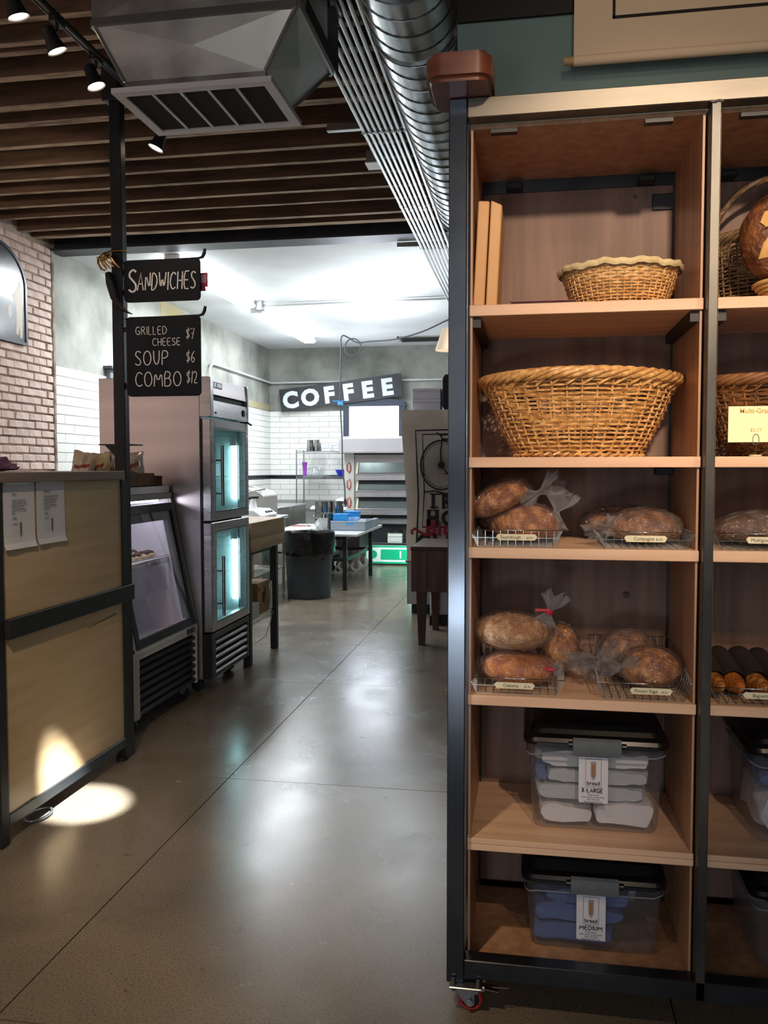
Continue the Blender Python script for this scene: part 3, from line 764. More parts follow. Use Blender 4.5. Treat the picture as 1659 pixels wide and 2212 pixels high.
# ================================================================ items on the rack
# --- wicker
wick = M('wicker cane', 'deaf70', .45, 0, var='a8763e', scale=60, stretch=(1, 1, 1), objvar=.0, coat=.15)
wick_d = M('dark stained wicker', '6f5638', .6, 0, var='4a3826', scale=22)
def basket(name, label, cx, cy, z0, h, rb, rt_, nst, nrow, mt, group=None, bulge=.12, rim='braid', wavy=0, handle=None, rs=.0024, amp=.0042, loc=None):
    """rb, rt_: (rx, ry) at base and rim"""
    o = thing(name, label, 'basket', (cx, cy, z0), group, local=True)
    nst *= 2
    def rad(f, t):
        k = f ** (1 - bulge)
        rx = rb[0] + (rt_[0] - rb[0]) * k; ry = rb[1] + (rt_[1] - rb[1]) * k
        return rx * math.cos(t), ry * math.sin(t)
    def P(f, t, off=0):
        x, y = rad(f, t); L = math.hypot(x, y); z = f * h + wavy * f * (math.cos(2 * t)) 
        return (x * (1 + off / L), y * (1 + off / L), z)
    g = G(); seg = nst * 2
    rng = random.Random(int(nst * 7 + nrow))
    for r in range(nrow):
        f = (r + .6) / (nrow + .2)
        ph = PI if r % 2 else 0
        pts = []
        for i in range(seg):
            t = 2 * PI * i / seg
            off = amp * math.cos(nst / 2 * t + ph) 
            q = P(f + rng.uniform(-.12, .12) / nrow, t, off); pts.append(q)
        g.tube(pts, rs * rng.uniform(.85, 1.15), 5, closed=True)
    emit('weave', g, mt, o, smooth=60, kind='stuff')
    g = G()
    for k in range(nst):
        t = 2 * PI * (k + .0) / nst
        if k % 2 == 0 or True:
            g.tube([P(f / 5, t) for f in range(0, 6)], rs * .95, 5)
    emit('stake', g, mt, o, smooth=60, kind='stuff')
    emit('base', G().lathe([(0.001, .004), (.98, .004), (.98, .0)], (0, 0, 0), 32, rb[0], rb[1]), mt, o)
    if rim == 'braid':
        for k in range(5):
            pts = []; m_ = 150
            for i in range(m_):
                t = 2 * PI * i / m_; a = 9 * t + 2 * PI * k / 5
                x, y = rad(1, t); L = math.hypot(x, y); e_ = .0085 * h / .23 + .002
                oo = e_ * math.cos(a) + .004; zz = h + wavy * math.cos(2 * t) + e_ * math.sin(a) * 1.1
                pts.append((x * (1 + oo / L), y * (1 + oo / L), zz))
            emit('rim_strand', G().tube(pts, rs * 2.0, 6, closed=True), mt, o, smooth=60)
        g = G()
        for i in range(nst):   # slanted border strokes under the rim
            t0 = 2 * PI * i / nst
            g.tube([P(.86, t0, amp), P(.93, t0 + 1.2 * PI / nst, amp * 1.6), P(.985, t0 + 2.4 * PI / nst, amp * 2)], rs * 1.1, 5)
        emit('border', g, mt, o, smooth=60, kind='stuff')
    g = G()
    for i in range(nst):  # twisted foot band
        t0 = 2 * PI * i / nst
        g.tube([P(.0, t0, amp), P(.03, t0 + PI / nst, amp * 2), P(.06, t0 + 2 * PI / nst, 0)], rs * 1.2, 5)
    emit('foot_band', g, mt, o, smooth=60, kind='stuff')
    return o, P
b1, _ = basket('wicker_basket', 'big flared wicker basket alone on the second shelf of the left bay', .135, 2.565, 1.529, .222, (.165, .13), (.272, .205), 20, 19, wick, 'wicker baskets on the rack', bulge=.28, wavy=-.004, rs=.0035, amp=.0058)
b2, P2 = basket('wicker_basket', 'round wicker proofing basket with a cloth liner on the top shelf', .243, 2.52, 1.936, .118, (.120, .11), (.160, .145), 24, 15, wick, 'wicker baskets on the rack', rim='none', rs=.0028, amp=.0036)
# cloth liner over the rim
cloth = M('cream linen liner', 'd8c79a', .9, 0, var='c4b183', scale=30, bump=.3, bscale=120)
g = G()
def lf(u, v):
    t = 2 * PI * u
    wv = .0022 * math.sin(9 * t) + .0018 * math.sin(23 * t + 1)
    prof = [(.120, .02), (.148, .08), (.156, .108), (.163, .121), (.171, .119), (.1725, .110), (.169, .103)]
    k = v * (len(prof) - 1); i = min(int(k), len(prof) - 2); f = k - i
    r_ = prof[i][0] * (1 - f) + prof[i + 1][0] * f; z_ = prof[i][1] * (1 - f) + prof[i + 1][1] * f
    sc = 1 + wv * 4 * (v > .5)
    return Vector((r_ * sc * math.cos(t), r_ * .91 * sc * math.sin(t), z_ + wv * (v > .3)))
g.grid(lf, 96, 18, wrapu=True)
emit('liner', g, cloth, b2, smooth=60)
emit('liner_floor', G().lathe([(.001, .022), (.120, .022)], (0, 0, 0), 32, 1, .91), cloth, b2)

# bay 2 baskets
b3, P3 = basket('wicker_basket', 'dark wicker basket with a braided hoop handle on the top shelf at the right edge', .70, 2.64, 1.936, .21, (.175, .095), (.195, .11), 20, 20, wick_d, 'wicker baskets on the rack', rs=.0030, amp=.005, wavy=-.006)
for k in range(4):
    pts = []
    for i in range(70):
        a = PI * i / 69; b_ = 26 * a + k * PI / 2
        pts.append((-.19 * math.cos(a) + .006 * math.cos(b_), .006 * math.sin(b_), .19 + .20 * math.sin(a) + .006 * math.cos(b_)))
    emit('handle_strand', G().tube(pts, .0065, 5), wick_d, b3, smooth=60)
b4, _ = basket('wicker_basket', 'brown oval wicker basket behind the price card at the right edge', .745, 2.60, 1.529, .21, (.17, .12), (.255, .17), 20, 18, M('brown wicker cane', '8f6238', .5, 0, var='6a4424', scale=20), 'wicker baskets on the rack', bulge=.28, rs=.0036, amp=.0058)

# round display loaf on a coiled stand
crust = M('dark baked crust', '7a4a26', .55, 0, var='36190a', scale=26, bump=.8, bscale=60, detail=8)
flour = M('pale floured cut', 'dbb36c', .7, 0, var='c48f47', scale=12, bump=.4, bscale=30)
coil = M('coiled rattan', 'cfa566', .5)
t = thing('coiled_stand', 'small coiled rattan stand under the display loaf', 'stand', (.685, 2.44, 1.936), local=True)
for k in range(6):
    rr = .062 + .008 * k; pts = [(rr * math.cos(2 * PI * i / 40), rr * math.sin(2 * PI * i / 40), .0045 + k * .0085) for i in range(40)]
    emit('coil', G().tube(pts, .0055, 6, closed=True), coil, t, smooth=60)
t = thing('round_loaf', 'large round loaf with a pale torn star in its crust, standing on a coiled stand', 'bread', (.668, 2.44, 2.105), local=True)
g = G().blob((0, 0, 0), .125, .075, .125, 40, 26, fn=lambda d: 1 + .03 * noise.noise(d * 3))
emit('crust', g, crust, t, smooth=80)
pts = []
star = []
for k in range(20):
    a = 2 * PI * k / 20; rr = .100 if k % 4 == 0 else (.066 if k % 4 == 2 else .082)
    rr *= 1 + .12 * math.sin(k * 2.3); star.append((rr * math.cos(a), rr * math.sin(a)))
g = G(); rings = 5; vs = []
for j in range(rings + 1):
    for (a, b) in star:
        s_ = j / rings; x_, z_ = a * s_, b * s_
        yv = -.075 * math.sqrt(max(0, 1 - (x_ / .125) ** 2 - (z_ / .125) ** 2)) - .010 + .006 * s_ * (j == rings)
        vs.append((x_, yv, z_))
n = len(star)
g.add(vs, [(j * n + k, (j + 1) * n + k, (j + 1) * n + (k + 1) % n, j * n + (k + 1) % n) for j in range(rings) for k in range(n)])
emit('scored_star', g, flour, t, smooth=60)
emit('crack', G().tube([(-.08, -.066, .012), (-.03, -.080, .02), (.01, -.082, .012), (.06, -.074, .02)], .0015, 4), crust, t)

# two pale boards leaning upright
cream = M('cream painted board', 'd9a873', .6, 0, var='cf9b64', scale=3)
for k, (dx, lb) in enumerate(((0, 'pale upright wooden panel against the left side of the top shelf'), (.034, 'pale upright wooden panel leaning second from the left on the top shelf'))):
    x_ = -.157 + dx
    g = G().add([(x_, 2.35, 1.936), (x_ + .030, 2.35, 1.936), (x_ + .030, 2.62, 1.936), (x_, 2.62, 1.936),
                 (x_ + .012, 2.37, 2.222), (x_ + .042, 2.37, 2.220 - .012 * k), (x_ + .042, 2.60, 2.220 - .012 * k), (x_ + .012, 2.60, 2.222)],
                [(0, 3, 2, 1), (4, 5, 6, 7), (0, 1, 5, 4), (1, 2, 6, 5), (2, 3, 7, 6), (3, 0, 4, 7)])
    solo('wooden_block', g, cream, lb, 'board', group='upright panels on the top shelf', bevel=.003)
t = thing('red_book', 'flat dark red book lying beside the lined basket', 'book', (.02, 2.42, 1.936))
emit('cover', G().box(-.058, .115, 2.355, 2.50, 1.936, 1.938).box(-.058, .115, 2.355, 2.50, 1.9445, 1.9465).box(-.058, -.055, 2.355, 2.50, 1.936, 1.9465), M('dark red cloth cover', '6e1420', .5), t)
emit('pages', G().box(-.055, .112, 2.358, 2.497, 1.938, 1.9445), M('page block', '40202a', .8), t)

# --- price card on wire holder
t = thing('price_card', 'pale yellow price card on a wire holder in front of the brown basket', 'sign', (.585, 2.385, 1.529))
card = M('pale yellow card', 'fbf3c0', .6)
emit('card', G().box(.512, .648, 2.384, 2.3855, 1.566, 1.660), card, t)
ring_ = [(.581 + .008 * math.cos(a), 2.382, 1.573 + .014 * math.sin(a)) for a in [2 * PI * i / 16 for i in range(16)]]
emit('wire_loop', G().tube(ring_, .0011, 5, closed=True).tube([(.581, 2.382, 1.559), (.581, 2.384, 1.533)], .0012, 5), chrome, t)
emit('foot', G().cyl((.581, 2.384, 1.529), (.581, 2.384, 1.533), .016, n=16), M('clear foot', 'd9c8a0', .3), t)

# --- text helpers
ink = M('printed ink', '2e2c2a', .8)
def text(name, body, size, loc, mt, parent, align='LEFT', rx=PI / 2, rz=0, ext=.0002, bold=0, sx=1, ry=0):
    cu = bpy.data.curves.new(name, 'FONT'); cu.body = body; cu.size = size; cu.extrude = ext; cu.align_x = align; cu.offset = bold
    cu.resolution_u = 3
    ob = bpy.data.objects.new(name, cu); C.objects.link(ob)
    me = bpy.data.meshes.new_from_object(ob); bpy.data.objects.remove(ob)
    Mx = Matrix.Translation(Vector(loc) - WO.get(parent.name, Vector((0, 0, 0)))) @ Matrix.Rotation(rz, 4, 'Z') @ Matrix.Rotation(ry, 4, 'Y') @ Matrix.Rotation(rx, 4, 'X') @ Matrix.Diagonal((sx, 1, 1, 1))
    me.transform(Mx); me.materials.clear(); me.materials.append(mt)
    o = bpy.data.objects.new(name, me); reg(o, parent); WO[o.name] = WO.get(parent.name, Vector((0, 0, 0)))
    return o
gold_ink = M('faded ochre ink', 'c9a662', .8)
text('lettering', 'Multi-Grain', .0175, (.580, 2.3835, 1.642), gold_ink, t, 'CENTER', bold=.0003)
text('lettering', '$5.77', .013, (.581, 2.3835, 1.593), gold_ink, t, 'CENTER')

# --- wire trays
wire = M('chromed tray wire', 'a9a59c', .25, 1.0)
tagm = M('ivory shelf tag', 'e2d9b8', .6)
def tray(label, x0, x1, z0, tag, tx, deep=.36, h=.046, flare=.022, hb=None):
    o = thing('wire_tray', label, 'tray', ((x0 + x1) / 2, 2.52, z0), 'wire bread trays')
    y0 = 2.343; y1 = y0 + deep; hb = hb or h; f = flare
    g = G().tube([(x0, y0, z0 + h), (x1, y0, z0 + h), (x1, y1, z0 + hb), (x0, y1, z0 + hb)], .0017, 6, closed=True)
    emit('rim_wire', g, chrome, o, smooth=60)
    xa, xb, ya, yb = x0 + f, x1 - f, y0 + .004, y1 - .012
    emit('mid_wire', G().tube([(x0 + f * .35, y0 + .001, z0 + h * .55), (x1 - f * .35, y0 + .001, z0 + h * .55), (x1 - f * .35, y1 - .004, z0 + hb * .55), (x0 + f * .35, y1 - .004, z0 + hb * .55)], .0012, 4, closed=True), wire, o)
    g = G()
    n = 11
    for i in range(n):
        x_ = xa + (xb - xa) * i / (n - 1); xo = x0 + (x1 - x0) * (i + .3) / (n - .4)
        g.tube([(x_, y0, z0 + h), (x_, ya, z0 + .0022), (x_, yb, z0 + .0022), (x_, y1, z0 + hb)], .0011, 4)
    m_ = 16
    for i in range(m_):
        y_ = ya + (yb - ya) * i / (m_ - 1)
        zz = z0 + h + (hb - h) * i / (m_ - 1)
        g.tube([(x0, y_, zz), (xa, y_, z0 + .0012), (xb, y_, z0 + .0012), (x1, y_, zz)], .0011, 4)
    emit('grid_wire', g, wire, o, kind='stuff')
    tg = emit('tag', G().prism([(tx - .006, z0 + .030), (tx, z0 + .036), (tx + .098, z0 + .036), (tx + .104, z0 + .030), (tx + .098, z0 + .019), (tx, z0 + .019)], 'y', y0 - .0035, y0 - .0025), tagm, o)
    a, b = tag
    text('lettering', a, .0125, (tx + .006 + (.012 if len(a) < 9 else 0), y0 - .0037, z0 + .0235), ink, tg)
    text('lettering', b, .0075, (tx + .092, y0 - .0037, z0 + .0235), ink, tg, 'RIGHT')
    return o
tray('wire bread tray tagged Sourdough, left end of the third shelf', -.163, .086, 1.284, ('Sourdough', '$5.00'), -.085, h=.046)
tray('wire bread tray tagged Campagne, right end of the third shelf', .178, .428, 1.284, ('Campagne', '$5.00'), .252, h=.044)
tray('wire bread tray tagged Multigrain, at the right edge on the third shelf', .474, .74, 1.284, ('Multigrain', '$5.00'), .558, h=.044)
tray('wire bread basket tagged Ciabatta, left end of the fourth shelf', -.163, .096, .877, ('Ciabatta', '$5.46'), -.088, h=.046, hb=.07)
tray('wire bread basket tagged Potato Sage, right end of the fourth shelf', .180, .428, .877, ('Potato Sage', '$4.61'), .272, h=.046, hb=.105)
tray('wire bread basket tagged Baguette, at the right edge on the fourth shelf', .474, .74, .877, ('Baguette', '$2.00'), .558, h=.044, hb=.06)
# ---- loaves in clear bags
def crustm(name, c, v, sc=10):
    mt = M(name, c, .55, 0, var=v, scale=sc * 3.2, bump=.8, bscale=110, detail=9, vmin=.40, vmax=.60)
    return mt
cr1 = crustm('golden brown crust', 'dd9850', '8f4d1e'); cr2 = crustm('pale floury crust', 'e2b684', 'b57840'); cr3 = crustm('brown rye crust', 'ac764a', '65391a'); cr4 = crustm('orange baked crust', 'e28d38', 'ad5c20', 8)
bagm = clear_mat('clear bread bag film', (.99, .99, .99), .24, .13, milky='d8dce0', mfac=.05, bump=1.0, bscale=60, fres=1.3)
bagm2 = clear_mat('gathered bag film', (.95, .95, .96), .12, .12, milky='d0d4da', mfac=.20, bump=1.0, bscale=110, fres=1.4)
tie_m = M('red bag tie', 'c01f35', .5)
def loaf(label, c, r, mt, rz=0, ry=0, neck=None, tie=False, scores=3, seed=0, bag=True, group='bagged loaves on the rack', low=.55, name='bread_loaf', puff=1.0):
    """c: centre, r: radii; neck: direction vector (local world) the bag is gathered towards"""
    o = thing(name, label, 'bread', c, group, local=True)
    Mx = Matrix.Rotation(rz, 3, 'Z') @ Matrix.Rotation(ry, 3, 'Y')
    sd = Vector((seed * 3.1, seed * 1.7, seed))
    def fn(d):
        k = 1 + .05 * noise.noise(d * 2.2 + sd) + .018 * noise.noise(d * 9 + sd)
        sc_ = 0
        if d.z > .1 and scores:
            u = d.x * scores * 1.35 + d.y * .8
            sc_ = .09 * max(0, math.cos(u * PI)) ** 8 * min(1, d.z * 2)
        return k - sc_
    emit('crust', G().blob((0, 0, 0), *r, 44, 26, fn=fn, M=Mx, low=low), mt, o, smooth=80)
    if bag:
        def fb(d):
            return 1.045 * puff + .05 * noise.noise(d * 3 + sd * 2) + .13 * abs(noise.noise(Vector((d.x * 4, d.y * 11, d.z * 11)) + sd))
        emit('bag', G().blob((0, 0, .002), r[0] * 1.03, r[1] * 1.03, r[2] * 1.02, 40, 24, fn=fb, M=Mx, low=low * 1.0), bagm, o, smooth=80)
        if neck:
            d = Vector(neck[0]); L_ = d.length; d.normalize(); p0 = Vector(neck[1])
            a = d.cross(Vector((.2, .3, 1))).normalized(); b = d.cross(a)
            wd = neck[2]
            prof = [(0, wd * .95), (.2, wd * .55), (.38, wd * .2), (.46, wd * .16), (.55, wd * .3), (.75, wd * .7), (1, wd * 1.0)]
            vs = []; n = 36
            for (s_, w_) in prof:
                for k in range(n):
                    th = 2 * PI * k / n
                    ru = 1 + .22 * math.sin(7 * th + s_ * 3 + seed) + .15 * math.sin(13 * th + seed)
                    jag = .12 * L_ * math.sin(5 * th + seed) * (s_ > .9)
                    vs.append(p0 + d * (s_ * L_ + jag) + (a * math.cos(th) + b * math.sin(th) * .55) * w_ * ru)
            fs = [(i * n + k, i * n + (k + 1) % n, (i + 1) * n + (k + 1) % n, (i + 1) * n + k) for i in range(len(prof) - 1) for k in range(n)]
            emit('bag_neck', G().add(vs, fs), bagm2, o, smooth=60)
            if tie:
                q = p0 + d * L_ * .42
                emit('tie', G().tube([q - d * .004, q + d * .004], wd * .3, 10).obox(q + a * wd * .6, (wd * 1.1, .004, .007), Matrix.Identity(3)), tie_m, o)
    return o
loaf('bagged sourdough loaf lying in the Sourdough tray, lower of two', (-.015, 2.475, 1.337), (.096, .10, .058), cr1, 0, 0, ((.03, -.02, .09), (.075, 2.46 - 2.475, .0), .045), scores=2, seed=1, low=.75)
loaf('bagged sourdough loaf tilted on top of the one in the Sourdough tray', (-.080, 2.46, 1.405), (.085, .10, .050), cr1, 0, -.45, ((.10, -.02, .045), (.060, -.02, .005), .055), scores=3, seed=2, low=.6)
loaf('dark bagged loaf behind the two sourdough loaves', (-.09, 2.62, 1.350), (.068, .09, .052), cr3, .2, 0, None, scores=2, seed=3, low=.9)
loaf('seeded bagged campagne loaf in the Campagne tray', (.312, 2.47, 1.328), (.098, .10, .054), cr3, 0, 0, ((-.055, -.05, -.02), (-.078, -.02, .015), .05), scores=2, seed=4, low=.7)
loaf('bagged loaf at the back of the Campagne tray', (.275, 2.64, 1.335), (.115, .07, .048), cr3, .1, 0, None, scores=2, seed=5, low=.85)
loaf('bagged multigrain loaf at the right edge on the third shelf', (.625, 2.47, 1.327), (.128, .10, .050), crustm('dark multigrain crust', '6e4426', '41240f'), 0, 0, None, scores=2, seed=6, low=.7)
loaf('bagged pale ciabatta loaf on top of the pile in the Ciabatta basket', (-.048, 2.47, 1.031), (.106, .10, .049), cr2, 0, .03, ((.035, -.02, .085), (.088, -.01, .025), .036), True, scores=3, seed=7, low=1.0)
loaf('orange bagged ciabatta loaf at the front of the Ciabatta basket', (-.035, 2.455, .928), (.102, .085, .045), cr4, 0, .06, ((.045, -.01, .01), (.075, -.03, .0), .036), True, scores=0, seed=8, low=.95)
loaf('round bagged loaf wedged behind the ciabatta pile', (.085, 2.60, .960), (.060, .075, .070), cr1, 0, 0, ((.06, -.06, -.02), (.035, -.06, -.02), .05), scores=2, seed=9, low=1.05)
loaf('striped bagged potato sage loaf at the front right of the Potato Sage basket', (.335, 2.475, .938), (.082, .09, .054), cr1, 0, 0, ((-.075, -.03, -.01), (-.05, -.04, .02), .045), scores=5, seed=10, low=.95)
loaf('brown bagged potato sage loaf behind the striped one', (.285, 2.60, .955), (.082, .085, .060), cr3, 0, 0, ((-.09, -.09, -.01), (-.05, -.05, .0), .05), scores=2, seed=11, low=1.15)
brown_bag = M('dark paper bread sleeve', '2c2622', .7)
for k, (x_, rr) in enumerate(((.503, .026), (.553, .027), (.612, .028), (.665, .026))):
    o = thing('baguette', ['baguette end poking from a dark sleeve, leftmost in the Baguette basket', 'second baguette from the left in the Baguette basket', 'third baguette from the left in the Baguette basket', 'rightmost baguette in the Baguette basket'][k], 'bread', (x_, 2.52, .908), 'baguettes in the basket', local=True)
    emit('crust', G().blob((0, -.02, .0), rr, .15, rr * 1.05, 24, 20, fn=lambda d: 1 + .05 * noise.noise(d * 4 + Vector((k, 0, 0))), M=Matrix.Rotation(-.08, 3, 'X')), cr4 if k % 2 else cr1, o, smooth=80)
    emit('sleeve', G().tube([(0, -.07, .005), (0, -.02, .016), (0, .14, .028)], [rr * 1.18, rr * 1.25, rr * 1.3], 18, cap=False), brown_bag, o, smooth=80)

# ---- storage bins
clearp = clear_mat('cloudy clear bin plastic', (.96, .97, .98), .05, .22, milky='c0c2c8', mfac=.16, bump=.15, bscale=40, fres=1.35)
lidm = M('black plastic lid', '0e0f11', .3)
latch_m = M('grey latch plastic', '5f6569', .5, 0, var='575c60', scale=30)
label_m = M('glossy label paper', 'd4d2d8', .5)
frame_ink = M('black label ink', '141212', .6)
def stroke_font():
    S = {}
    S['A'] = [[(0, 0), (.4, 1), (.8, 0)], [(.15, .38), (.65, .38)]]
    S['B'] = [[(0, 0), (0, 1), (.45, 1), (.62, .8), (.45, .55), (0, .52)], [(.45, .55), (.7, .3), (.5, 0), (0, 0)]]
    S['C'] = [[(.75, .85), (.5, 1), (.2, .9), (0, .5), (.15, .12), (.45, 0), (.75, .12)]]
    S['D'] = [[(0, 0), (0, 1), (.35, .97), (.68, .7), (.68, .35), (.4, .03), (0, 0)]]
    S['E'] = [[(.6, 1), (0, 1), (0, 0), (.6, 0)], [(0, .52), (.5, .52)]]
    S['G'] = [[(.75, .85), (.5, 1), (.2, .9), (0, .5), (.15, .12), (.45, 0), (.72, .1), (.72, .45), (.45, .45)]]
    S['H'] = [[(0, 0), (0, 1)], [(.6, 0), (.6, 1)], [(0, .5), (.6, .5)]]
    S['I'] = [[(0.05, 0), (0.05, 1)]]
    S['L'] = [[(0, 1), (0, 0), (.5, 0)]]
    S['M'] = [[(0, 0), (.1, 1), (.45, .3), (.8, 1), (.9, 0)]]
    S['N'] = [[(0, 0), (0, 1), (.6, 0), (.6, 1)]]
    S['O'] = [[(.4 + .4 * math.cos(a), .5 + .5 * math.sin(a)) for a in [PI / 2 + 2 * PI * i / 14 for i in range(15)]]]
    S['P'] = [[(0, 0), (0, 1), (.45, .98), (.65, .78), (.5, .52), (0, .46)]]
    S['R'] = [[(0, 0), (0, 1), (.45, .98), (.62, .78), (.45, .54), (0, .5)], [(.3, .5), (.65, 0)]]
    S['S'] = [[(.62, .88), (.4, 1), (.12, .92), (.05, .72), (.3, .54), (.6, .34), (.58, .1), (.3, 0), (0, .12)]]
    S['U'] = [[(0, 1), (.02, .3), (.3, 0), (.58, .3), (.6, 1)]]
    S['V'] = [[(0, 1), (.35, 0), (.7, 1)]]
    S['W'] = [[(0, 1), (.22, 0), (.45, .75), (.68, 0), (.9, 1)]]
    S['X'] = [[(0, 0), (.6, 1)], [(.05, 1), (.65, 0)]]
    S['-'] = [[(.1, .45), (.4, .45)]]
    S['$'] = [[(.55, .82), (.35, .92), (.1, .82), (.1, .62), (.5, .42), (.5, .2), (.28, .08), (.02, .2)], [(.2, -.05), (.42, 1.08)]]
    S['7'] = [[(0, .95), (.6, 1), (.25, 0)], [(.15, .5), (.5, .52)]]
    S['6'] = [[(.5, 1), (.15, .65), (.02, .28), (.2, 0), (.48, .08), (.52, .35), (.3, .5), (.05, .3)]]
    S['1'] = [[(.25, 1), (.1, 0)]]
    S['2'] = [[(.0, .8), (.25, 1), (.52, .8), (.4, .45), (0, 0), (.6, .03)]]
    return S
SF = stroke_font()
def hand(name, s, x, z, h, w, y, mt, parent, gap=.22, wd=.10, xs=1.0, slant=0, seed=0):
    """hand lettering on a plane facing -y; returns the x reached"""
    rng = random.Random(seed + len(s)); g = G(); cx_ = x
    for ch in s:
        if ch == ' ': cx_ += w * .8; continue
        st = SF[ch]; mxw = max(p[0] for l in st for p in l)
        for l in st:
            # subdivide / smooth
            pts = [(cx_ + (p[0] + slant * p[1]) * w, z + p[1] * h + rng.uniform(-.015, .015) * h) for p in l]
            if len(pts) > 3:
                q = [pts[0]]
                for i in range(1, len(pts) - 1):
                    a, b, c = pts[i - 1], pts[i], pts[i + 1]
                    q += [((a[0] + 3 * b[0]) / 4, (a[1] + 3 * b[1]) / 4), ((c[0] + 3 * b[0]) / 4, (c[1] + 3 * b[1]) / 4)]
                pts = q + [pts[-1]]
            g.tube([(a, y, b) for a, b in pts], wd * h, 4, upv=(0, 1, 0), flat=.06)
        cx_ += (mxw + gap) * w
    return emit(name, g, mt, parent), cx_

def shirt(label, x0, x1, y0, y1, z0, th, mt, seed, group):
    rng = random.Random(seed)
    g = G(); L_ = 4
    vs = []
    def fn(u, v):
        a = 2 * PI * u   # cross-section around x-z (folded roll), v along y
        cx_, cz_ = (x0 + x1) / 2, z0 + th / 2
        rx, rz_ = (x1 - x0) / 2, th / 2
        e_ = .30
        ca, sa = math.cos(a), math.sin(a)
        px_ = cx_ + rx * math.copysign(abs(ca) ** e_, ca); pz = cz_ + rz_ * math.copysign(abs(sa) ** .5, sa)
        tp = 1 - .06 * (abs(v - .5) * 2) ** 6
        py = y0 + (y1 - y0) * v
        nn = 1.5 * noise.noise(Vector((px_ * 22 + seed, py * 18, pz * 30)))
        return Vector((cx_ + (px_ - cx_) * tp + nn * .008, py + .004 * nn, max(z0 + .001, cz_ + (pz - cz_) * tp + nn * .006)))
    g.grid(fn, 44, 16, wrapu=True)
    n = 44
    g.f.append(list(range(n))); g.f.append(list(reversed(range(16 * n, 17 * n))))
    return solo('folded_shirt', g, mt, label, 'shirt', group=group, smooth=70)
def bin_(label, x0, x1, z0, hgt, group, word, wobble=0, writing=True, tint=None):
    y0, y1 = 2.415, 2.75
    o = thing('storage_bin', label, 'storage bin', ((x0 + x1) / 2, (y0 + y1) / 2, z0), group)
    zt_ = z0 + hgt
    def wall(x0, x1, y0, y1, zb, zt_, tp, th=.0025):
        A = rrect(x0 + tp, x1 - tp, y0 + tp, y1 - tp, .028, 5); B = rrect(x0, x1, y0, y1, .03, 5)
        n = len(A); mid = [(a[0] * .4 + b[0] * .6, a[1] * .4 + b[1] * .6) for a, b in zip(A, B)]
        vs = [(a, b, zb) for a, b in rrect(x0 + tp + .008, x1 - tp - .008, y0 + tp + .008, y1 - tp - .008, .022, 5)] + [(a, b, zb + .012) for a, b in A] + [(a, b, zt_) for a, b in B]
        fs = [tuple(range(n - 1, -1, -1))] + [(k * n + i, k * n + (i + 1) % n, (k + 1) * n + (i + 1) % n, (k + 1) * n + i) for k in range(2) for i in range(n)]
        return vs, fs
    emit('tub', G().add(*wall(x0, x1, y0, y1, z0 + .001, zt_, .014)), clearp, o, smooth=50)
    emit('rim_flange', G().tube([(a, b, zt_ - .004) for a, b in rrect(x0 - .004, x1 + .004, y0 - .004, y1 + .004, .03, 5)], .0035, 5, closed=True).tube([(a, b, zt_ - .032 - .006 * math.cos(60 * a)) for a, b in rrect(x0 - .003, x1 + .003, y0 - .003, y1 + .003, .03, 8)], .0022, 4, closed=True), M('cloudy bin rim', '7d8088', .4) if 'cloudy bin rim' not in bpy.data.materials else bpy.data.materials['cloudy bin rim'], o, smooth=60)
    # lid: skirt, raised dome
    lp = [(x0 - .012, x1 + .012, y0 - .014, y1 + .012, .036, zt_ - .004), (x0 - .014, x1 + .014, y0 - .016, y1 + .014, .038, zt_ + .006), (x0 - .010, x1 + .010, y0 - .010, y1 + .010, .034, zt_ + .016), (x0 + .004, x1 - .004, y0 + .012, y1 - .006, .03, zt_ + .022), (x0 + .012, x1 - .012, y0 + .030, y1 - .02, .03, zt_ + .046), (x0 + .03, x1 - .03, y0 + .05, y1 - .04, .03, zt_ + .052)]
    vs = []; 
    for (a, b, c, d, r_, z_) in lp: vs += [(p[0], p[1], z_) for p in rrect(a, b, c, d, r_, 5)]
    n = 24
    fs = [(k * n + i, k * n + (i + 1) % n, (k + 1) * n + (i + 1) % n, (k + 1) * n + i) for k in range(len(lp) - 1) for i in range(n)] + [tuple(range((len(lp) - 1) * n, len(lp) * n)), tuple(range(n - 1, -1, -1))]
    emit('lid', G().add(vs, fs), lidm, o, smooth=30)
    xm = (x0 + x1) / 2 + .002
    prof = [(y0 - .016, zt_ + .022), (y0 - .024, zt_ + .016), (y0 - .027, zt_ - .006), (y0 - .023, zt_ - .026), (y0 - .018, zt_ - .026), (y0 - .014, zt_ - .004), (y0 - .012, zt_ + .015)]
    emit('latch', G().prism(prof, 'x', xm - .066, xm + .064), latch_m, o, smooth=30)
    for s_ in (-1, 1):
        emit('latch_hinge', G().cyl((xm + s_ * .066, y0 - .016, zt_ + .002), (xm + s_ * .078, y0 - .016, zt_ + .002), .009, n=12).box(xm + s_ * .078, xm + s_ * .165, y0 - .018, y0 - .010, zt_ - .006, zt_ + .004), lidm, o, smooth=40)
    if not word: return o
    # label
    lx0, lx1, lz1, lz0 = xm - .049, xm + .031, zt_ - .034, zt_ - .164
    ly = y0 - .004
    lb = emit('label', G().prism([(lx0, lz0 + .004), (lx0 + .004, lz0), (lx1, lz0), (lx1, lz1), (lx0, lz1)], 'y', ly - .0006, ly + .0008), label_m, o)
    yy = ly - .001
    lm = (lx0 + lx1) / 2; fx0, fx1, fz0, fz1 = lm - .0215, lm + .0215, lz1 - .084, lz1 - .005
    g = G(); w_ = .0009
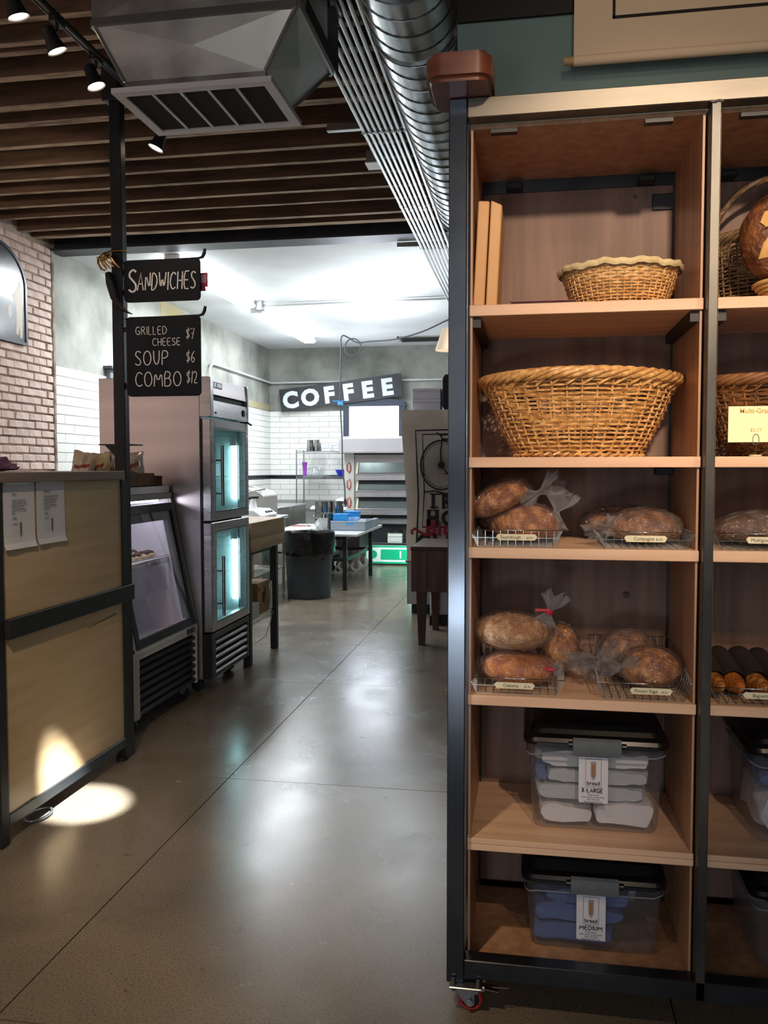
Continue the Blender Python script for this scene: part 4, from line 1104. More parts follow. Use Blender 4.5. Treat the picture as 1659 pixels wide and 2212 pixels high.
    for (a, b, c, d) in ((fx0, fx1, fz1 - w_, fz1), (fx0, fx1, fz0, fz0 + w_), (fx0, fx0 + w_, fz0, fz1), (fx1 - w_, fx1, fz0, fz1)):
        g.box(a, b, yy, yy + .0005, c, d)
    emit('printed_frame', g, frame_ink, lb)
    # wheat ear in a tube emblem
    g = G().prism([(lm - .0075, fz1 - .008), (lm + .0075, fz1 - .008), (lm + .0075, fz1 - .045), (lm + .005, fz1 - .055), (lm, fz1 - .060), (lm - .005, fz1 - .055), (lm - .0075, fz1 - .045)], 'y', yy, yy + .0003)
    emit('emblem', g, M('emblem grey', '8f949c', .6) if 'emblem grey' not in bpy.data.materials else bpy.data.materials['emblem grey'], lb)
    g = G()
    for i in range(7):
        for s_ in (-1, 1):
            zc = fz1 - .018 - i * .0052
            g.prism([(lm, zc - .003), (lm + s_ * .0048, zc), (lm + s_ * .0042, zc + .0032), (lm, zc + .0012)], 'y', yy - .0005, yy - .0002)
    g.box(lm - .0005, lm + .0005, yy - .0005, yy - .0002, fz1 - .064, fz1 - .056)
    emit('wheat_ear', g, M('wheat orange ink', 'a5642c', .7) if 'wheat orange ink' not in bpy.data.materials else bpy.data.materials['wheat orange ink'], lb)
    text('lettering', 'bread', .0155, (lm, yy, fz0 + .005), frame_ink, lb, 'CENTER', bold=.00025)
    hand('handwriting', word, lx0 + .009, fz0 - .0165, .0125, .0098 if len(word) > 6 else .0125, yy - .0004, frame_ink, lb, gap=.24, wd=.13, seed=3)
    for i, s_ in enumerate(('Made Good', 'Local custom & printed shirts', '801 2nd Street', 'Please Read as 1.25 - 3x5')):
        text('small_print', ['Simple Goods', 'Small custom printed shirts', '(555) 247-0100', 'Please Read & Fill Out'][i], .0056, (lm, yy, fz0 - .0245 - i * .0068), frame_ink, lb, 'CENTER')
    return o
white_sh = M('white cotton', 'dcd8da', .95, bump=.4, bscale=60); blue_sh = M('steel blue cotton', '54689a', .95, bump=.4, bscale=60); grey_sh = M('pale grey cotton', 'b9bcc2', .95, bump=.4, bscale=60)
bin_('clear storage bin labelled X-LARGE, full of white shirts, fifth shelf', 0.0, .372, .4765, .252, 'storage bins', 'X-LARGE')
bin_('clear storage bin labelled MEDIUM, holding blue shirts, bottom shelf', -.004, .372, .1285, .206, 'storage bins', 'MEDIUM')
gp = 'folded shirts in the bins'
z_ = .484
shirt('white shirt, bottom left in the X-LARGE bin', .035, .178, 2.445, 2.70, .490, .05, white_sh, 1, gp)
shirt('white shirt, bottom right in the X-LARGE bin', .188, .345, 2.445, 2.70, .490, .062, white_sh, 2, gp)
shirt('grey-white shirt in the middle of the X-LARGE bin stack', .022, .325, 2.45, 2.71, .557, .042, grey_sh, 3, gp)
shirt('pale shirt second from the top in the X-LARGE bin', .050, .335, 2.45, 2.71, .603, .040, grey_sh, 4, gp)
shirt('white shirt at the top of the X-LARGE bin stack', .025, .340, 2.45, 2.71, .650, .045, white_sh, 5, gp)
shirt('small blue garment tucked at the upper left of the X-LARGE bin', .020, .050, 2.45, 2.60, .605, .045, blue_sh, 6, gp)
shirt('blue shirt at the bottom of the MEDIUM bin', .020, .245, 2.45, 2.70, .142, .052, blue_sh, 7, gp)
shirt('blue shirt in the middle of the MEDIUM bin stack', .018, .270, 2.45, 2.70, .198, .05, blue_sh, 8, gp)
shirt('blue shirt on top of the MEDIUM bin stack', .045, .290, 2.45, 2.70, .252, .042, blue_sh, 9, gp)
def plain_bin(label, x0, z0, hgt):
    o = bin_(label, x0, x0 + .375, z0, hgt, 'storage bins', '')
    return o
plain_bin('clear storage bin with a black lid at the right edge, fifth shelf', .600, .4765, .252)
shirt('blue shirt in the right edge bin on the fifth shelf', .63, .95, 2.45, 2.70, .620, .05, blue_sh, 12, gp)
shirt('pink-white shirt in the right edge bin on the fifth shelf', .63, .95, 2.45, 2.70, .492, .12, white_sh, 13, gp)
plain_bin('clear storage bin with a black lid at the right edge, bottom shelf', .612, .1285, .206)

# ---- banner above on the teal wall
canvas = M('cream canvas', 'd8bfa0', .9, bump=.2, bscale=200)
t = thing('canvas_banner', 'cream canvas banner with a black brushed outline hanging above the shelf rack', 'banner', (.75, 2.93, 2.80), local=False)
g = G()
g.grid(lambda u, v: Vector((.128 + 1.3 * u, 2.925 + .005 * math.sin(u * 9), 2.822 + .76 * v)), 20, 4)
emit('canvas', G().box(.128, 1.43, 2.926, 2.929, 2.822, 3.55), canvas, t)
emit('dowel', G().cyl((.097, 2.928, 2.824), (1.46, 2.928, 2.824), .0135, n=16), M('wooden dowel', 'a98a5e', .6), t, smooth=True)
emit('hem', G().tube([(.128, 2.926, 2.822), (1.43, 2.926, 2.822)], .0165, 14), canvas, t, smooth=True)
bi = M('black brush paint', '17120f', .8)
emit('painted_outline', G().box(.249, 1.30, 2.9235, 2.926, 2.945, 2.955).box(.249, .258, 2.9235, 2.926, 2.945, 3.5), bi, t, bevel=.001)
emit('hanging_rod', G().cyl((.097, 2.93, 3.56), (1.46, 2.93, 3.56), .0135, n=12).cyl((.3, 2.93, 3.56), (.3, 2.93, 3.93), .003, n=6).cyl((1.2, 2.93, 3.56), (1.2, 2.93, 3.93), .003, n=6), bpy.data.materials['wooden dowel'], t)
# ================================================================ counter half wall on the left
ct = thing('counter', 'half-height counter of plywood panels in a black steel frame at the left', 'counter', (-2.2, 3.55, 0))
for y0, y1 in ((2.995, 3.047), (4.045, 4.095)):
    emit('post', G().box(-2.088, -2.036, y0, y1, .0 if y0 < 3.5 else .0, 1.44), blk_dull, ct, bevel=.002)
    emit('post', G().box(-2.50, -2.45, y0, y1, .0, 1.44), blk_dull, ct, bevel=.002)
emit('mid_rail', G().box(-2.0385, -2.016, 3.047, 4.128, .822, .902), blk_dull, ct, bevel=.002)
emit('bottom_rail', G().box(-2.085, -2.036, 3.047, 4.045, .070, .116), M('satin steel rail', '3d4347', .35, .6), ct, bevel=.002)
emit('top_rail', G().box(-2.088, -2.060, 3.047, 4.045, 1.40, 1.44), blk_dull, ct)
emit('plywood_panel', G().box(-2.058, -2.046, 3.047, 4.045, .900, 1.44), ply_y, ct)
emit('plywood_panel', G().box(-2.058, -2.046, 3.047, 4.045, .114, .824), ply_y, ct)
emit('countertop', G().box(-2.56, -2.018, 2.90, 4.046, 1.442, 1.485), wood('taupe counter edge wood', '8f7a6c', '7c685b', 'y', .5), ct, bevel=.003)
emit('inner_panel', G().box(-2.49, -2.478, 3.047, 4.045, .1, 1.44), ply_y, ct)
emit('leveling_foot', G().cyl((-2.062, 4.05, 0), (-2.062, 4.05, .02), .03, n=16), blackm, ct)
# scuffs on the panels
sc = M('scuff stain', '8d6b45', .6)
emit('scuff', G().add([(-2.0455, 3.70, .745), (-2.0455, 3.98, .765), (-2.0455, 3.98, .775), (-2.0455, 3.70, .752)], [(0, 1, 2, 3)]), sc, ct)
# ring under the rail
pts = [(-2.075 + .045 * math.cos(2 * PI * i / 28), 3.31 + .075 * math.sin(2 * PI * i / 28), .012) for i in range(28)]
o = solo('steel_ring', G().tube(pts, .006, 8, closed=True), zinc, 'round steel ring half hidden under the counter in the bright patch of light', 'ring', smooth=True)
# papers
for k, (ya, yb, za, zb_, lb) in enumerate(((3.062, 3.278, 1.175, 1.446, 'white printed notice taped to the counter, left one of the pair'), (3.292, 3.512, 1.178, 1.448, 'white printed notice taped to the counter, right one of the pair'))):
    t = thing('notice', lb, 'paper', (-2.04, (ya + yb) / 2, za), 'notices on the counter')
    def pf(u, v):
        curl = .010 * (v < .15) * (1 - v / .15) ** 2
        return Vector((-2.0425 + curl + .002 * math.sin(u * 7 + k) * (1 - v), ya + (yb - ya) * u, za + (zb_ - za) * v))
    g = G().grid(pf, 10, 12); n = len(g.v)
    g.v += [v + Vector((-.0008, 0, 0)) for v in g.v[:n]]; g.f += [[i + n for i in reversed(f)] for f in list(g.f)]
    pm = emit('sheet', g, paper, t)
    ti = M('notice ink', '55545c', .8) if k == 0 else bpy.data.materials['notice ink']
    L_ = [('Notice:', 1.393, .011), ('Please be a courteous', 1.368, .0105), ('and clean table up when', 1.355, .0105), ('finished so the next', 1.342, .0105), ('party can sit and enjoy', 1.329, .0105), ('food.', 1.316, .0105), ('Thanks', 1.296, .0105), ('- bread', 1.273, .0105)] if k == 0 else \
         [('Attention:', 1.398, .011), ('Our bread is baked fresh', 1.376, .0105), ('each morning so when it', 1.363, .0105), ('is gone for the day it', 1.350, .0105), ('is gone. Come early to', 1.337, .0105), ('avoid this.', 1.324, .0105), ('Thanks', 1.304, .0105), ('- bread', 1.284, .0105)]
    yy = ya + .052
    for s_, z_, h_ in L_:
        if s_ in ('Thanks', '- bread', 'Notice:', 'Attention:', 'food.', 'avoid this.'): pass
        text('lettering', s_, h_, (-2.0385, yy, z_), ti, pm, rz=PI / 2)
    zc = za + .078; yc = (ya + yb) / 2 + .002
    g = G().prism([(yc - .0045, zc + .028), (yc + .0045, zc + .028), (yc + .0045, zc - .015), (yc + .002, zc - .026), (yc, zc - .032), (yc - .002, zc - .026), (yc - .0045, zc - .015)], 'x', -2.0392, -2.0386)
    emit('wheat_emblem', g, ti, pm)
    emit('tape', G().box(-2.0420, -2.0405, ya + .02, yb - .03, zb_ - .012, zb_ + .003), clear_mat('clear tape', fac=.2) if k == 0 else bpy.data.materials['clear tape'], t)
# purple knit bundle
pk = M('purple knit', '7d5575', .95, 0, var='5e3d5c', scale=40, bump=.8, bscale=90)
t = thing('knit_bundle', 'crumpled purple knit bundle lying on the counter top at the left edge', 'cloth', (-2.33, 3.36, 1.485), local=True)
emit('knit', G().blob((0, 0, .012), .12, .17, .055, 40, 24, fn=lambda d: 1 + .22 * noise.noise(d * 3) + .1 * noise.noise(d * 9), low=.2), pk, t, smooth=80)

# ---- tall post with chalkboards
tp = thing('tall_post', 'tall dark steel post rising from the counter to the ceiling joists', 'post', (-2.07, 4.125, 0))
emit('tube', G().box(-2.101, -2.040, 4.098, 4.150, 0, 3.60), M('dark steel post', '222427', .42, .6, var='303235', scale=4), tp, bevel=.003)
emit('top_bracket', G().box(-2.125, -2.035, 4.07, 4.18, 3.33, 3.50), blk_dull, tp, bevel=.004)
for z_ in (2.50, 2.40, 2.20, 1.93):
    emit('bolt', G().cyl((-2.040, 4.115, z_), (-2.034, 4.115, z_), .006, n=8), chrome, tp)
chalk_b = M('chalkboard black', '101319', .75, 0, var='1a1d24', scale=5, spec=.25)
chalk = M('white chalk', 'f2f0ec', .95, 0, var='c9c6c2', scale=120)
def board_(label, x0, x1, z0, z1):
    t = thing('chalkboard_sign', label, 'sign', ((x0 + x1) / 2, 4.11, z0), 'chalkboard menu signs')
    pl_ = rrect(x0, x1, z0, z1, .022, 5)
    # square right hand top corner
    emit('panel', G().prism(pl_, 'y', 4.100, 4.112), chalk_b, t)
    emit('hanger_bar', G().tube([(x0 - .01, 4.118, z1 - .006), (x1 - .01, 4.118, z1 + .001), (x1 + .008, 4.118, z1 + .006), (x1 + .018, 4.116, z1 + .022), (x1 + .024, 4.114, z1 + .045)], [.006, .006, .008, .009, .007], 8), blk_dull, t, smooth=True)
    for zz in (z0 + .05, z1 - .06):
        emit('mount_tab', G().box(x0 - .02, x0 + .01, 4.112, 4.118, zz - .012, zz + .012), blk_dull, t)
    return t
t = board_('black chalkboard sign reading SANDWICHES, upper of the two on the post', -2.034, -1.630, 2.336, 2.545)
yw = 4.0985
hand('chalk_letter', 'S', -2.008, 2.385, .112, .066, yw, chalk, t, wd=.062, seed=1)
_, xe = hand('chalk_lettering', 'ANDWICHES', -1.962, 2.393, .086, .040, yw, chalk, t, gap=.26, wd=.052, slant=.12, seed=2)
t = board_('black chalkboard sign listing GRILLED CHEESE, SOUP and COMBO, lower of the two', -2.026, -1.632, 1.862, 2.262)
hand('chalk_lettering', 'GRILLED', -1.975, 2.172, .040, .030, yw, chalk, t, gap=.30, wd=.062, seed=4)
hand('chalk_lettering', 'CHEESE', -1.885, 2.115, .037, .029, yw, chalk, t, gap=.26, wd=.066, seed=5)
hand('chalk_lettering', '$7', -1.706, 2.145, .052, .034, yw, chalk, t, gap=.15, wd=.05, seed=6)
hand('chalk_lettering', 'SOUP', -1.980, 2.018, .072, .050, yw, chalk, t, gap=.30, wd=.05, seed=7)
hand('chalk_lettering', '$6', -1.706, 2.028, .056, .034, yw, chalk, t, gap=.2, wd=.05, seed=8)
hand('chalk_lettering', 'COMBO', -1.980, 1.912, .072, .050, yw, chalk, t, gap=.24, wd=.05, seed=9)
hand('chalk_lettering', '$12', -1.706, 1.925, .060, .034, yw, chalk, t, gap=.15, wd=.05, seed=10)
# red tag behind the upper board
t = thing('red_tag', 'small red and white paper tag sticking out behind the SANDWICHES sign', 'tag', (-1.65, 4.15, 2.40))
emit('paper', G().box(-1.70, -1.600, 4.128, 4.130, 2.405, 2.475), M('red printed tag', 'b33a4c', .6), t)
emit('print_panel', G().box(-1.690, -1.608, 4.1265, 4.128, 2.425, 2.465), M('pink print', 'd9a6ad', .6), t)
emit('tail', G().box(-1.66, -1.612, 4.128, 4.130, 2.385, 2.405), bpy.data.materials['red printed tag'], t)
# bronze claw hand
bz = M('polished bronze', 'd2b07c', .2, .95, var='94774c', scale=20)
t = thing('bronze_hand', 'small bronze skeletal hand ornament gripping the tall post beside the upper sign', 'ornament', (-2.09, 4.08, 2.55))
emit('wrist_bar', G().tube([(-2.108, 4.082, 2.588), (-2.075, 4.084, 2.592), (-2.03, 4.084, 2.590), (-2.008, 4.086, 2.588)], [.005, .006, .005, .003], 8), bz, t, smooth=True)
emit('palm', G().blob((-2.118, 4.078, 2.566), .024, .014, .020, 16, 10, fn=lambda d: 1 + .2 * noise.noise(d * 4)), bz, t, smooth=80)
fingers = [[(-2.130, 4.075, 2.570), (-2.150, 4.06, 2.552), (-2.148, 4.055, 2.525), (-2.133, 4.055, 2.497), (-2.112, 4.058, 2.490)],
           [(-2.125, 4.070, 2.566), (-2.132, 4.052, 2.545), (-2.118, 4.046, 2.515), (-2.098, 4.048, 2.494)],
           [(-2.116, 4.068, 2.566), (-2.118, 4.048, 2.546), (-2.100, 4.042, 2.516), (-2.078, 4.046, 2.496)],
           [(-2.108, 4.070, 2.570), (-2.102, 4.050, 2.550), (-2.082, 4.044, 2.524), (-2.060, 4.048, 2.504)],
           [(-2.100, 4.074, 2.574), (-2.085, 4.058, 2.556), (-2.062, 4.052, 2.528), (-2.032, 4.056, 2.498)]]
for f in fingers:
    emit('finger', G().tube(f, [.0080] + [.0068] * (len(f) - 2) + [.004], 8), bz, t, smooth=True)
    for p in f[1:-1]: pass
    emit('knuckle', G().blob(f[1], .0095, .0095, .0095, 10, 6), bz, t, smooth=80)
g = G().tube([(-2.108, 4.080, 2.482), (-2.095, 4.075, 2.43), (-2.075, 4.075, 2.36), (-2.045, 4.085, 2.305), (-2.012, 4.088, 2.285), (-1.985, 4.09, 2.274)], [.016, .022, .020, .012, .006, .002], 10)
solo('black_horn', g, blackm, 'black tapering horn strapped against the tall post below the bronze hand', 'ornament', smooth=True)
t = thing('wall_shelf', 'thin dark glass ledge on a triangular bracket left of the tall post', 'shelf', (-2.16, 4.13, 1.56))
emit('ledge', G().box(-2.215, -2.040, 4.151, 4.30, 1.618, 1.624), blk_dull, t)
emit('gusset', G().prism([(-2.185, 1.618), (-2.101, 1.618), (-2.101, 1.53)], 'y', 4.16, 4.165), blk_dull, t)

# ---- deli case
dc = thing('deli_case', 'white-framed refrigerated deli case with a sloping glass front beside the counter', 'display case', (-2.5, 4.85, 0))
ya, yb = 4.40, 5.30
wh = M('white enamel trim', 'cbc8c4', .4)
gask = M('black door gasket', '141517', .5)
inn = M('white case liner', 'e9e7ec', .45)
FX = -2.15; FT = (-2.325, 1.30); FB = (-2.155, .455)
def fx(z): return FB[0] + (FT[0] - FB[0]) * (z - FB[1]) / (FT[1] - FB[1])
# side walls (profile in x,z)
sidep = [(-2.95, .09), (-2.165, .09), (-2.165, .43), (fx(.47) - .01, .47), (fx(1.30) - .01, 1.30), (-2.34, 1.385), (-2.95, 1.385)]
emit('side_wall', G().prism([(a, b) for a, b in sidep], 'y', ya, ya + .025), wh, dc)
emit('side_wall', G().prism([(a, b) for a, b in sidep], 'y', yb - .025, yb), wh, dc)
emit('back_wall', G().box(-2.95, -2.92, ya + .025, yb - .025, .09, 1.385), wh, dc)
emit('case_liner', G().box(-2.92, -2.90, ya + .025, yb - .025, .46, 1.33).box(-2.90, -2.19, ya + .025, ya + .03, .46, 1.28).prism([(-2.90, .46), (-2.19, .46), (-2.35, 1.28), (-2.90, 1.28)], 'y', yb - .031, yb - .026), inn, dc)
emit('case_floor', G().box(-2.92, -2.18, ya + .025, yb - .025, .44, .46), inn, dc)
emit('top_cap', G().box(-2.95, -2.335, ya, yb, 1.337, 1.387), stain_soft, dc, bevel=.003)
emit('case_top', G().box(-2.92, -2.35, ya + .025, yb - .025, 1.31, 1.337), inn, dc)
emit('front_trim', G().prism([(-2.325, 1.30), (-2.318, 1.337), (-2.36, 1.337), (-2.36, 1.30)], 'y', ya, yb), wh, dc)
def slab(y0, y1, z0, z1, off0, off1):
    return [(fx(z0) + off0, y0, z0), (fx(z0) + off1, y0, z0), (fx(z0) + off1, y1, z0), (fx(z0) + off0, y1, z0), (fx(z1) + off0, y0, z1), (fx(z1) + off1, y0, z1), (fx(z1) + off1, y1, z1), (fx(z1) + off0, y1, z1)]
emit('frame_trim', G().hexa(slab(ya, ya + .022, .47, 1.30, -.01, .006)), wh, dc)
emit('frame_trim', G().hexa(slab(yb - .022, yb, .47, 1.30, -.01, .006)), wh, dc)
g = G(); a, b = ya + .022, yb - .022
g.hexa(slab(a, a + .045, .485, 1.275, -.005, .012)).hexa(slab(b - .04, b, .485, 1.275, -.005, .012)).hexa(slab(a + .045, b - .04, 1.225, 1.275, -.005, .012)).hexa(slab(a + .045, b - .04, .485, .53, -.005, .012))
emit('glass_frame', g, gask, dc)
g = G(); a2, b2_ = a + .045, b - .04
g.hexa(slab(a2, a2 + .02, .53, 1.225, -.035, .004)).hexa(slab(b2_ - .05, b2_, .53, 1.225, -.035, .002)).hexa(slab(a2, b2_, 1.17, 1.225, -.035, .002))
emit('inner_frame', g, M('grey inner frame', '55585a', .5, .2), dc)
emit('front_glass', G().hexa(slab(a2, b2_, .53, 1.225, 0, .003)), clear_mat('case glass', (.96, .96, .98), .04, .02), dc)
emit('front_panel', G().prism([(-2.150, .425), (-2.150, .462), (-2.158, .487), (-2.19, .487), (-2.19, .425)], 'y', ya, yb), wh, dc)
emit('maker_plate', G().box(-2.150, -2.146, 5.12, 5.24, .437, .468), M('dark maker plate', '26211c', .4, .3), dc)
emit('lower_frame', G().box(-2.19, -2.150, ya, ya + .05, .09, .425), wh, dc, bevel=.004)
emit('lower_frame', G().box(-2.19, -2.150, yb - .035, yb, .09, .425), wh, dc, bevel=.004)
emit('grille_back', G().box(-2.20, -2.195, ya, yb, .09, .43), blackm, dc)
for i in range(7):
    z_ = .105 + i * .046
    emit('louver', G().add([(-2.180, ya + .05, z_ + .012), (-2.155, ya + .05, z_), (-2.155, yb - .035, z_), (-2.180, yb - .035, z_ + .012), (-2.182, ya + .05, z_ + .03), (-2.153, ya + .05, z_ + .018), (-2.153, yb - .035, z_ + .018), (-2.182, yb - .035, z_ + .03)], [(0, 3, 2, 1), (4, 5, 6, 7), (0, 1, 5, 4), (1, 2, 6, 5), (2, 3, 7, 6), (3, 0, 4, 7)]), M('dark grille slat', '2c2e31', .45, .3) if i == 0 else bpy.data.materials['dark grille slat'], dc)
emit('interior_lamp', G().box(-2.40, -2.37, ya + .1, yb - .1, 1.285, 1.305), M('case lamp', 'ffffff', .4, emi='f3f0ff', estr=14), dc)
# wire shelf
g = G()
for i in range(24): g.tube([(-2.86, ya + .04 + i * .035, .90), (-2.34, ya + .04 + i * .035, .90)], .0022, 4)
g.tube([(-2.34, ya + .035, .90), (-2.34, yb - .035, .90)], .004, 6).tube([(-2.86, ya + .035, .90), (-2.86, yb - .035, .90)], .004, 6).tube([(-2.335, ya + .035, .935), (-2.335, yb - .035, .935)], .003, 6)
emit('wire_shelf', g, whitem, dc, kind='stuff')
emit('price_rail', G().box(-2.333, -2.330, ya + .035, yb - .035, .885, .925), clear_mat('clear price rail', fac=.25, milky='dddddd', mfac=.3), dc)
for i in range(2): emit('shelf_standard', G().box(-2.898, -2.890, [4.55, 5.12][i], [4.57, 5.14][i], .5, 1.25), M('slotted strip', '66666c', .5), dc)
g = G(); g.tube([(-2.30, ya + .06, .485), (-2.30, yb - .06, .485)], .003, 6).tube([(-2.30, ya + .06, .465), (-2.30, yb - .06, .465)], .002, 6)
for i in range(20): g.tube([(-2.30, ya + .07 + i * .038, .461), (-2.30, ya + .07 + i * .038, .49)], .0015, 4)
emit('floor_rack', g, whitem, dc, kind='stuff')
for (x_, y_) in ((-2.22, 5.22), (-2.22, 4.48), (-2.88, 5.22), (-2.88, 4.48)):
    c = emit('caster', G().box(x_ - .04, x_ + .04, y_ - .04, y_ + .04, .082, .09).prism([(x_ - .03, .082), (x_ + .03, .082), (x_ + .012, .03), (x_ - .012, .03)], 'y', y_ - .02, y_ - .016).prism([(x_ - .03, .082), (x_ + .03, .082), (x_ + .012, .03), (x_ - .012, .03)], 'y', y_ + .016, y_ + .02), zinc, dc)
    emit('wheel', G().cyl((x_, y_ - .013, .036), (x_, y_ + .013, .036), .036, n=22), blackm, c, smooth=40)
# pastries on a white tray on the wire shelf
t = thing('pastry_tray', 'white tray on the wire shelf inside the deli case', 'tray', (-2.55, 4.86, .903))
emit('dish', G().prism(rrect(-2.74, -2.36, 4.72, 5.24, .03, 4), 'z', .9035, .918), whitem, t, bevel=.004)
random.seed(5)
pa = M('pale pastry', 'e3c9a3', .7); ch = M('chocolate glaze', '4a2318', .35)
first = None
k = 0
for i in range(3):
    for j in range(6):
        x_, y_ = -2.665 + .115 * i, 4.775 + .083 * j
        o = thing('pastry', 'chocolate-topped cream pastry in the deli case, %s row, %s from the near end' % (['rear', 'middle', 'front'][i], ['first', 'second', 'third', 'fourth', 'fifth', 'sixth'][j]), 'pastry', (x_, y_, .9185), 'pastries in the deli case', rz=random.uniform(0, 3), local=True)
        emit('puff', G().blob((0, 0, .016), .042, .036, .026, 14, 8, fn=lambda d: 1 + .2 * noise.noise(d * 3 + Vector((i, j, 0))), low=.75), pa, o, smooth=80)
        emit('glaze', G().blob((0, 0, .036), .036, .028, .016, 12, 6, fn=lambda d: 1 + .35 * noise.noise(d * 4 + Vector((j, i, 3)))), ch, o, smooth=80)

# things on top of the deli case
t = thing('cardboard_tray', 'brown cardboard tray holding snack bags on top of the deli case', 'tray', (-2.45, 4.72, 1.387))
kb = M('brown corrugated card', '8c6a4e', .8, 0, var='6d4f3a', scale=12)
g = G().box(-2.62, -2.29, 4.48, 4.98, 1.388, 1.392)
emit('base', g, kb, t)
for (a, b, c, d) in ((-2.62, -2.616, 4.48, 4.98), (-2.294, -2.29, 4.48, 4.98), (-2.616, -2.294, 4.48, 4.484), (-2.616, -2.294, 4.976, 4.98)):
    emit('side', G().box(a, b, c, d, 1.388, 1.468), kb, t)
def bag(label, c, w_, h_, rz, tilt, mt, red=True):
    o = thing('snack_bag', label, 'snack bag', c, 'snack bags on the deli case', rz=rz, local=True)
    Mt = Matrix.Rotation(tilt, 3, 'Y')
    def fn(u, v, s_):
        x = (u - .5) * w_; z = v * h_
        d = max(0, (1 - (2 * u - 1) ** 4)) * max(0, math.sin(PI * min(1, max(0, v))) ** .6) * .033
        cr = .016 * noise.noise(Vector((u * 5, v * 5, s_ * 3 + c[0] * 10))) + .006 * noise.noise(Vector((u * 14, v * 14, c[0] * 7)))
        return Mt @ Vector((x * (1 - .05 * math.sin(PI * v)), s_ * (d + .001) + cr, z + .006 * noise.noise(Vector((u * 5, 1, c[1])))))
    g = G().grid(lambda u, v: fn(u, v, -1), 14, 14).grid(lambda u, v: fn(u, v, 1), 14, 14)
    emit('film', g, mt, o, smooth=80)
    if red:
        rm = bpy.data.materials.get('red bag print') or M('red bag print', 'b5402c', .5)
        g = G()
        for i in range(6):
            u0 = .2 + i * .11; pts = [fn(u0 + du, .50 + .06 * i * .3 + dv, -1) + Vector((0, -.0015, 0)) for du, dv in ((0, 0), (.03, .10), (.07, .09), (.06, .02), (.02, .0))]
            g.tube(pts, .0032, 4)
        emit('print', g, rm, o)
    return o
sb1 = M('cream snack film', 'ddccb2', .3, 0, var='c7a98a', scale=9, coat=.3); sb2 = M('pale yellow snack film', 'e2d2a2', .3, 0, var='c9b083', scale=9, coat=.3); sb3 = M('silver tan snack film', 'b9a689', .22, .3, var='d9d9de', scale=14)
bag('cream snack bag with a red script print, leftmost above the counter', (-2.54, 4.53, 1.395), .135, .20, .15, .22, sb1)
bag('yellow snack bag with a red script print, second from the left', (-2.46, 4.62, 1.395), .13, .19, -.1, .05, sb2)
bag('tan and silver snack bag just left of the tall post', (-2.40, 4.72, 1.395), .13, .205, .1, -.08, sb3, False)
bag('silver-tipped snack bag just right of the tall post', (-2.345, 4.86, 1.395), .12, .20, -.1, -.1, sb3)
solo('blue_packet', G().box(-2.56, -2.50, 4.500, 4.515, 1.393, 1.50), M('blue packet', '24398e', .4), 'small blue packet in front of the snack bags', 'packet', bevel=.003)
t = thing('small_crate', 'small dark red-brown open box of snacks on the front edge of the deli case', 'box', (-2.38, 5.09, 1.387))
db = M('dark red brown card', '5a3029', .7)
for (a, b, c, d) in ((-2.43, -2.426, 5.00, 5.18), (-2.334, -2.33, 5.00, 5.18), (-2.426, -2.334, 5.00, 5.004), (-2.426, -2.334, 5.176, 5.18)):
    emit('side', G().box(a, b, c, d, 1.388, 1.45), db, t)
emit('base', G().box(-2.43, -2.33, 5.00, 5.18, 1.3875, 1.3885), db, t)
emit('snack_bars', G().box(-2.424, -2.336, 5.006, 5.174, 1.389, 1.43), M('oat bar tan', '9a7a5a', .8, 0, var='5e4632', scale=60), t)
solo('cutting_board', G().box(-2.80, -2.50, 5.00, 5.28, 1.388, 1.403), wood('pale cutting board', 'd9bf8f', 'c6a977', 'y'), 'thin pale cutting board on top of the deli case against the fridge', 'cutting board', bevel=.003)
# ================================================================ upright glass-door fridge
fr = thing('upright_fridge', 'tall stainless fridge with two glass half doors and lit interior', 'fridge', (-2.45, 5.74, 0))
ya, yb = 5.335, 6.10; xb, xf = -2.84, -2.135; xd0, xd1 = -2.118, -2.062
zt = 2.095
emit('side_panel', G().box(xb, xf, ya, ya + .03, .095, zt), stain_soft, fr, bevel=.003)
emit('side_panel', G().box(xb, xf, yb - .03, yb, .095, zt), stain_soft, fr, bevel=.003)
emit('back_panel', G().box(xb, xb + .03, ya + .03, yb - .03, .095, zt), stain_soft, fr)
emit('top_panel', G().box(xb, xf, ya + .03, yb - .03, 1.86, zt), stain_soft, fr)
emit('base_unit', G().box(xb + .03, xf, ya + .03, yb - .03, .10, .43), M('dark fridge base', '1c1d1f', .5, .3), fr)
cool_in = M('fridge liner aluminium', 'c4d2d2', .4, .2)
emit('liner', G().box(xb + .03, xb + .036, ya + .03, yb - .03, .43, 1.86).box(xb + .036, xf, ya + .03, ya + .036, .43, 1.86).box(xb + .036, xf, yb - .036, yb - .03, .43, 1.86).box(xb + .036, xf, ya + .036, yb - .036, .43, .44).box(xb + .036, xf, ya + .036, yb - .036, 1.85, 1.86), cool_in, fr)
emit('gasket', G().box(xf, xd0, ya + .004, ya + .03, .41, 1.82).box(xf, xd0, yb - .03, yb - .004, .41, 1.82).box(xf, xd0, ya + .03, yb - .03, 1.785, 1.815).box(xf, xd0, ya + .03, yb - .03, 1.115, 1.165).box(xf, xd0, ya + .03, yb - .03, .405, .435), gask, fr)
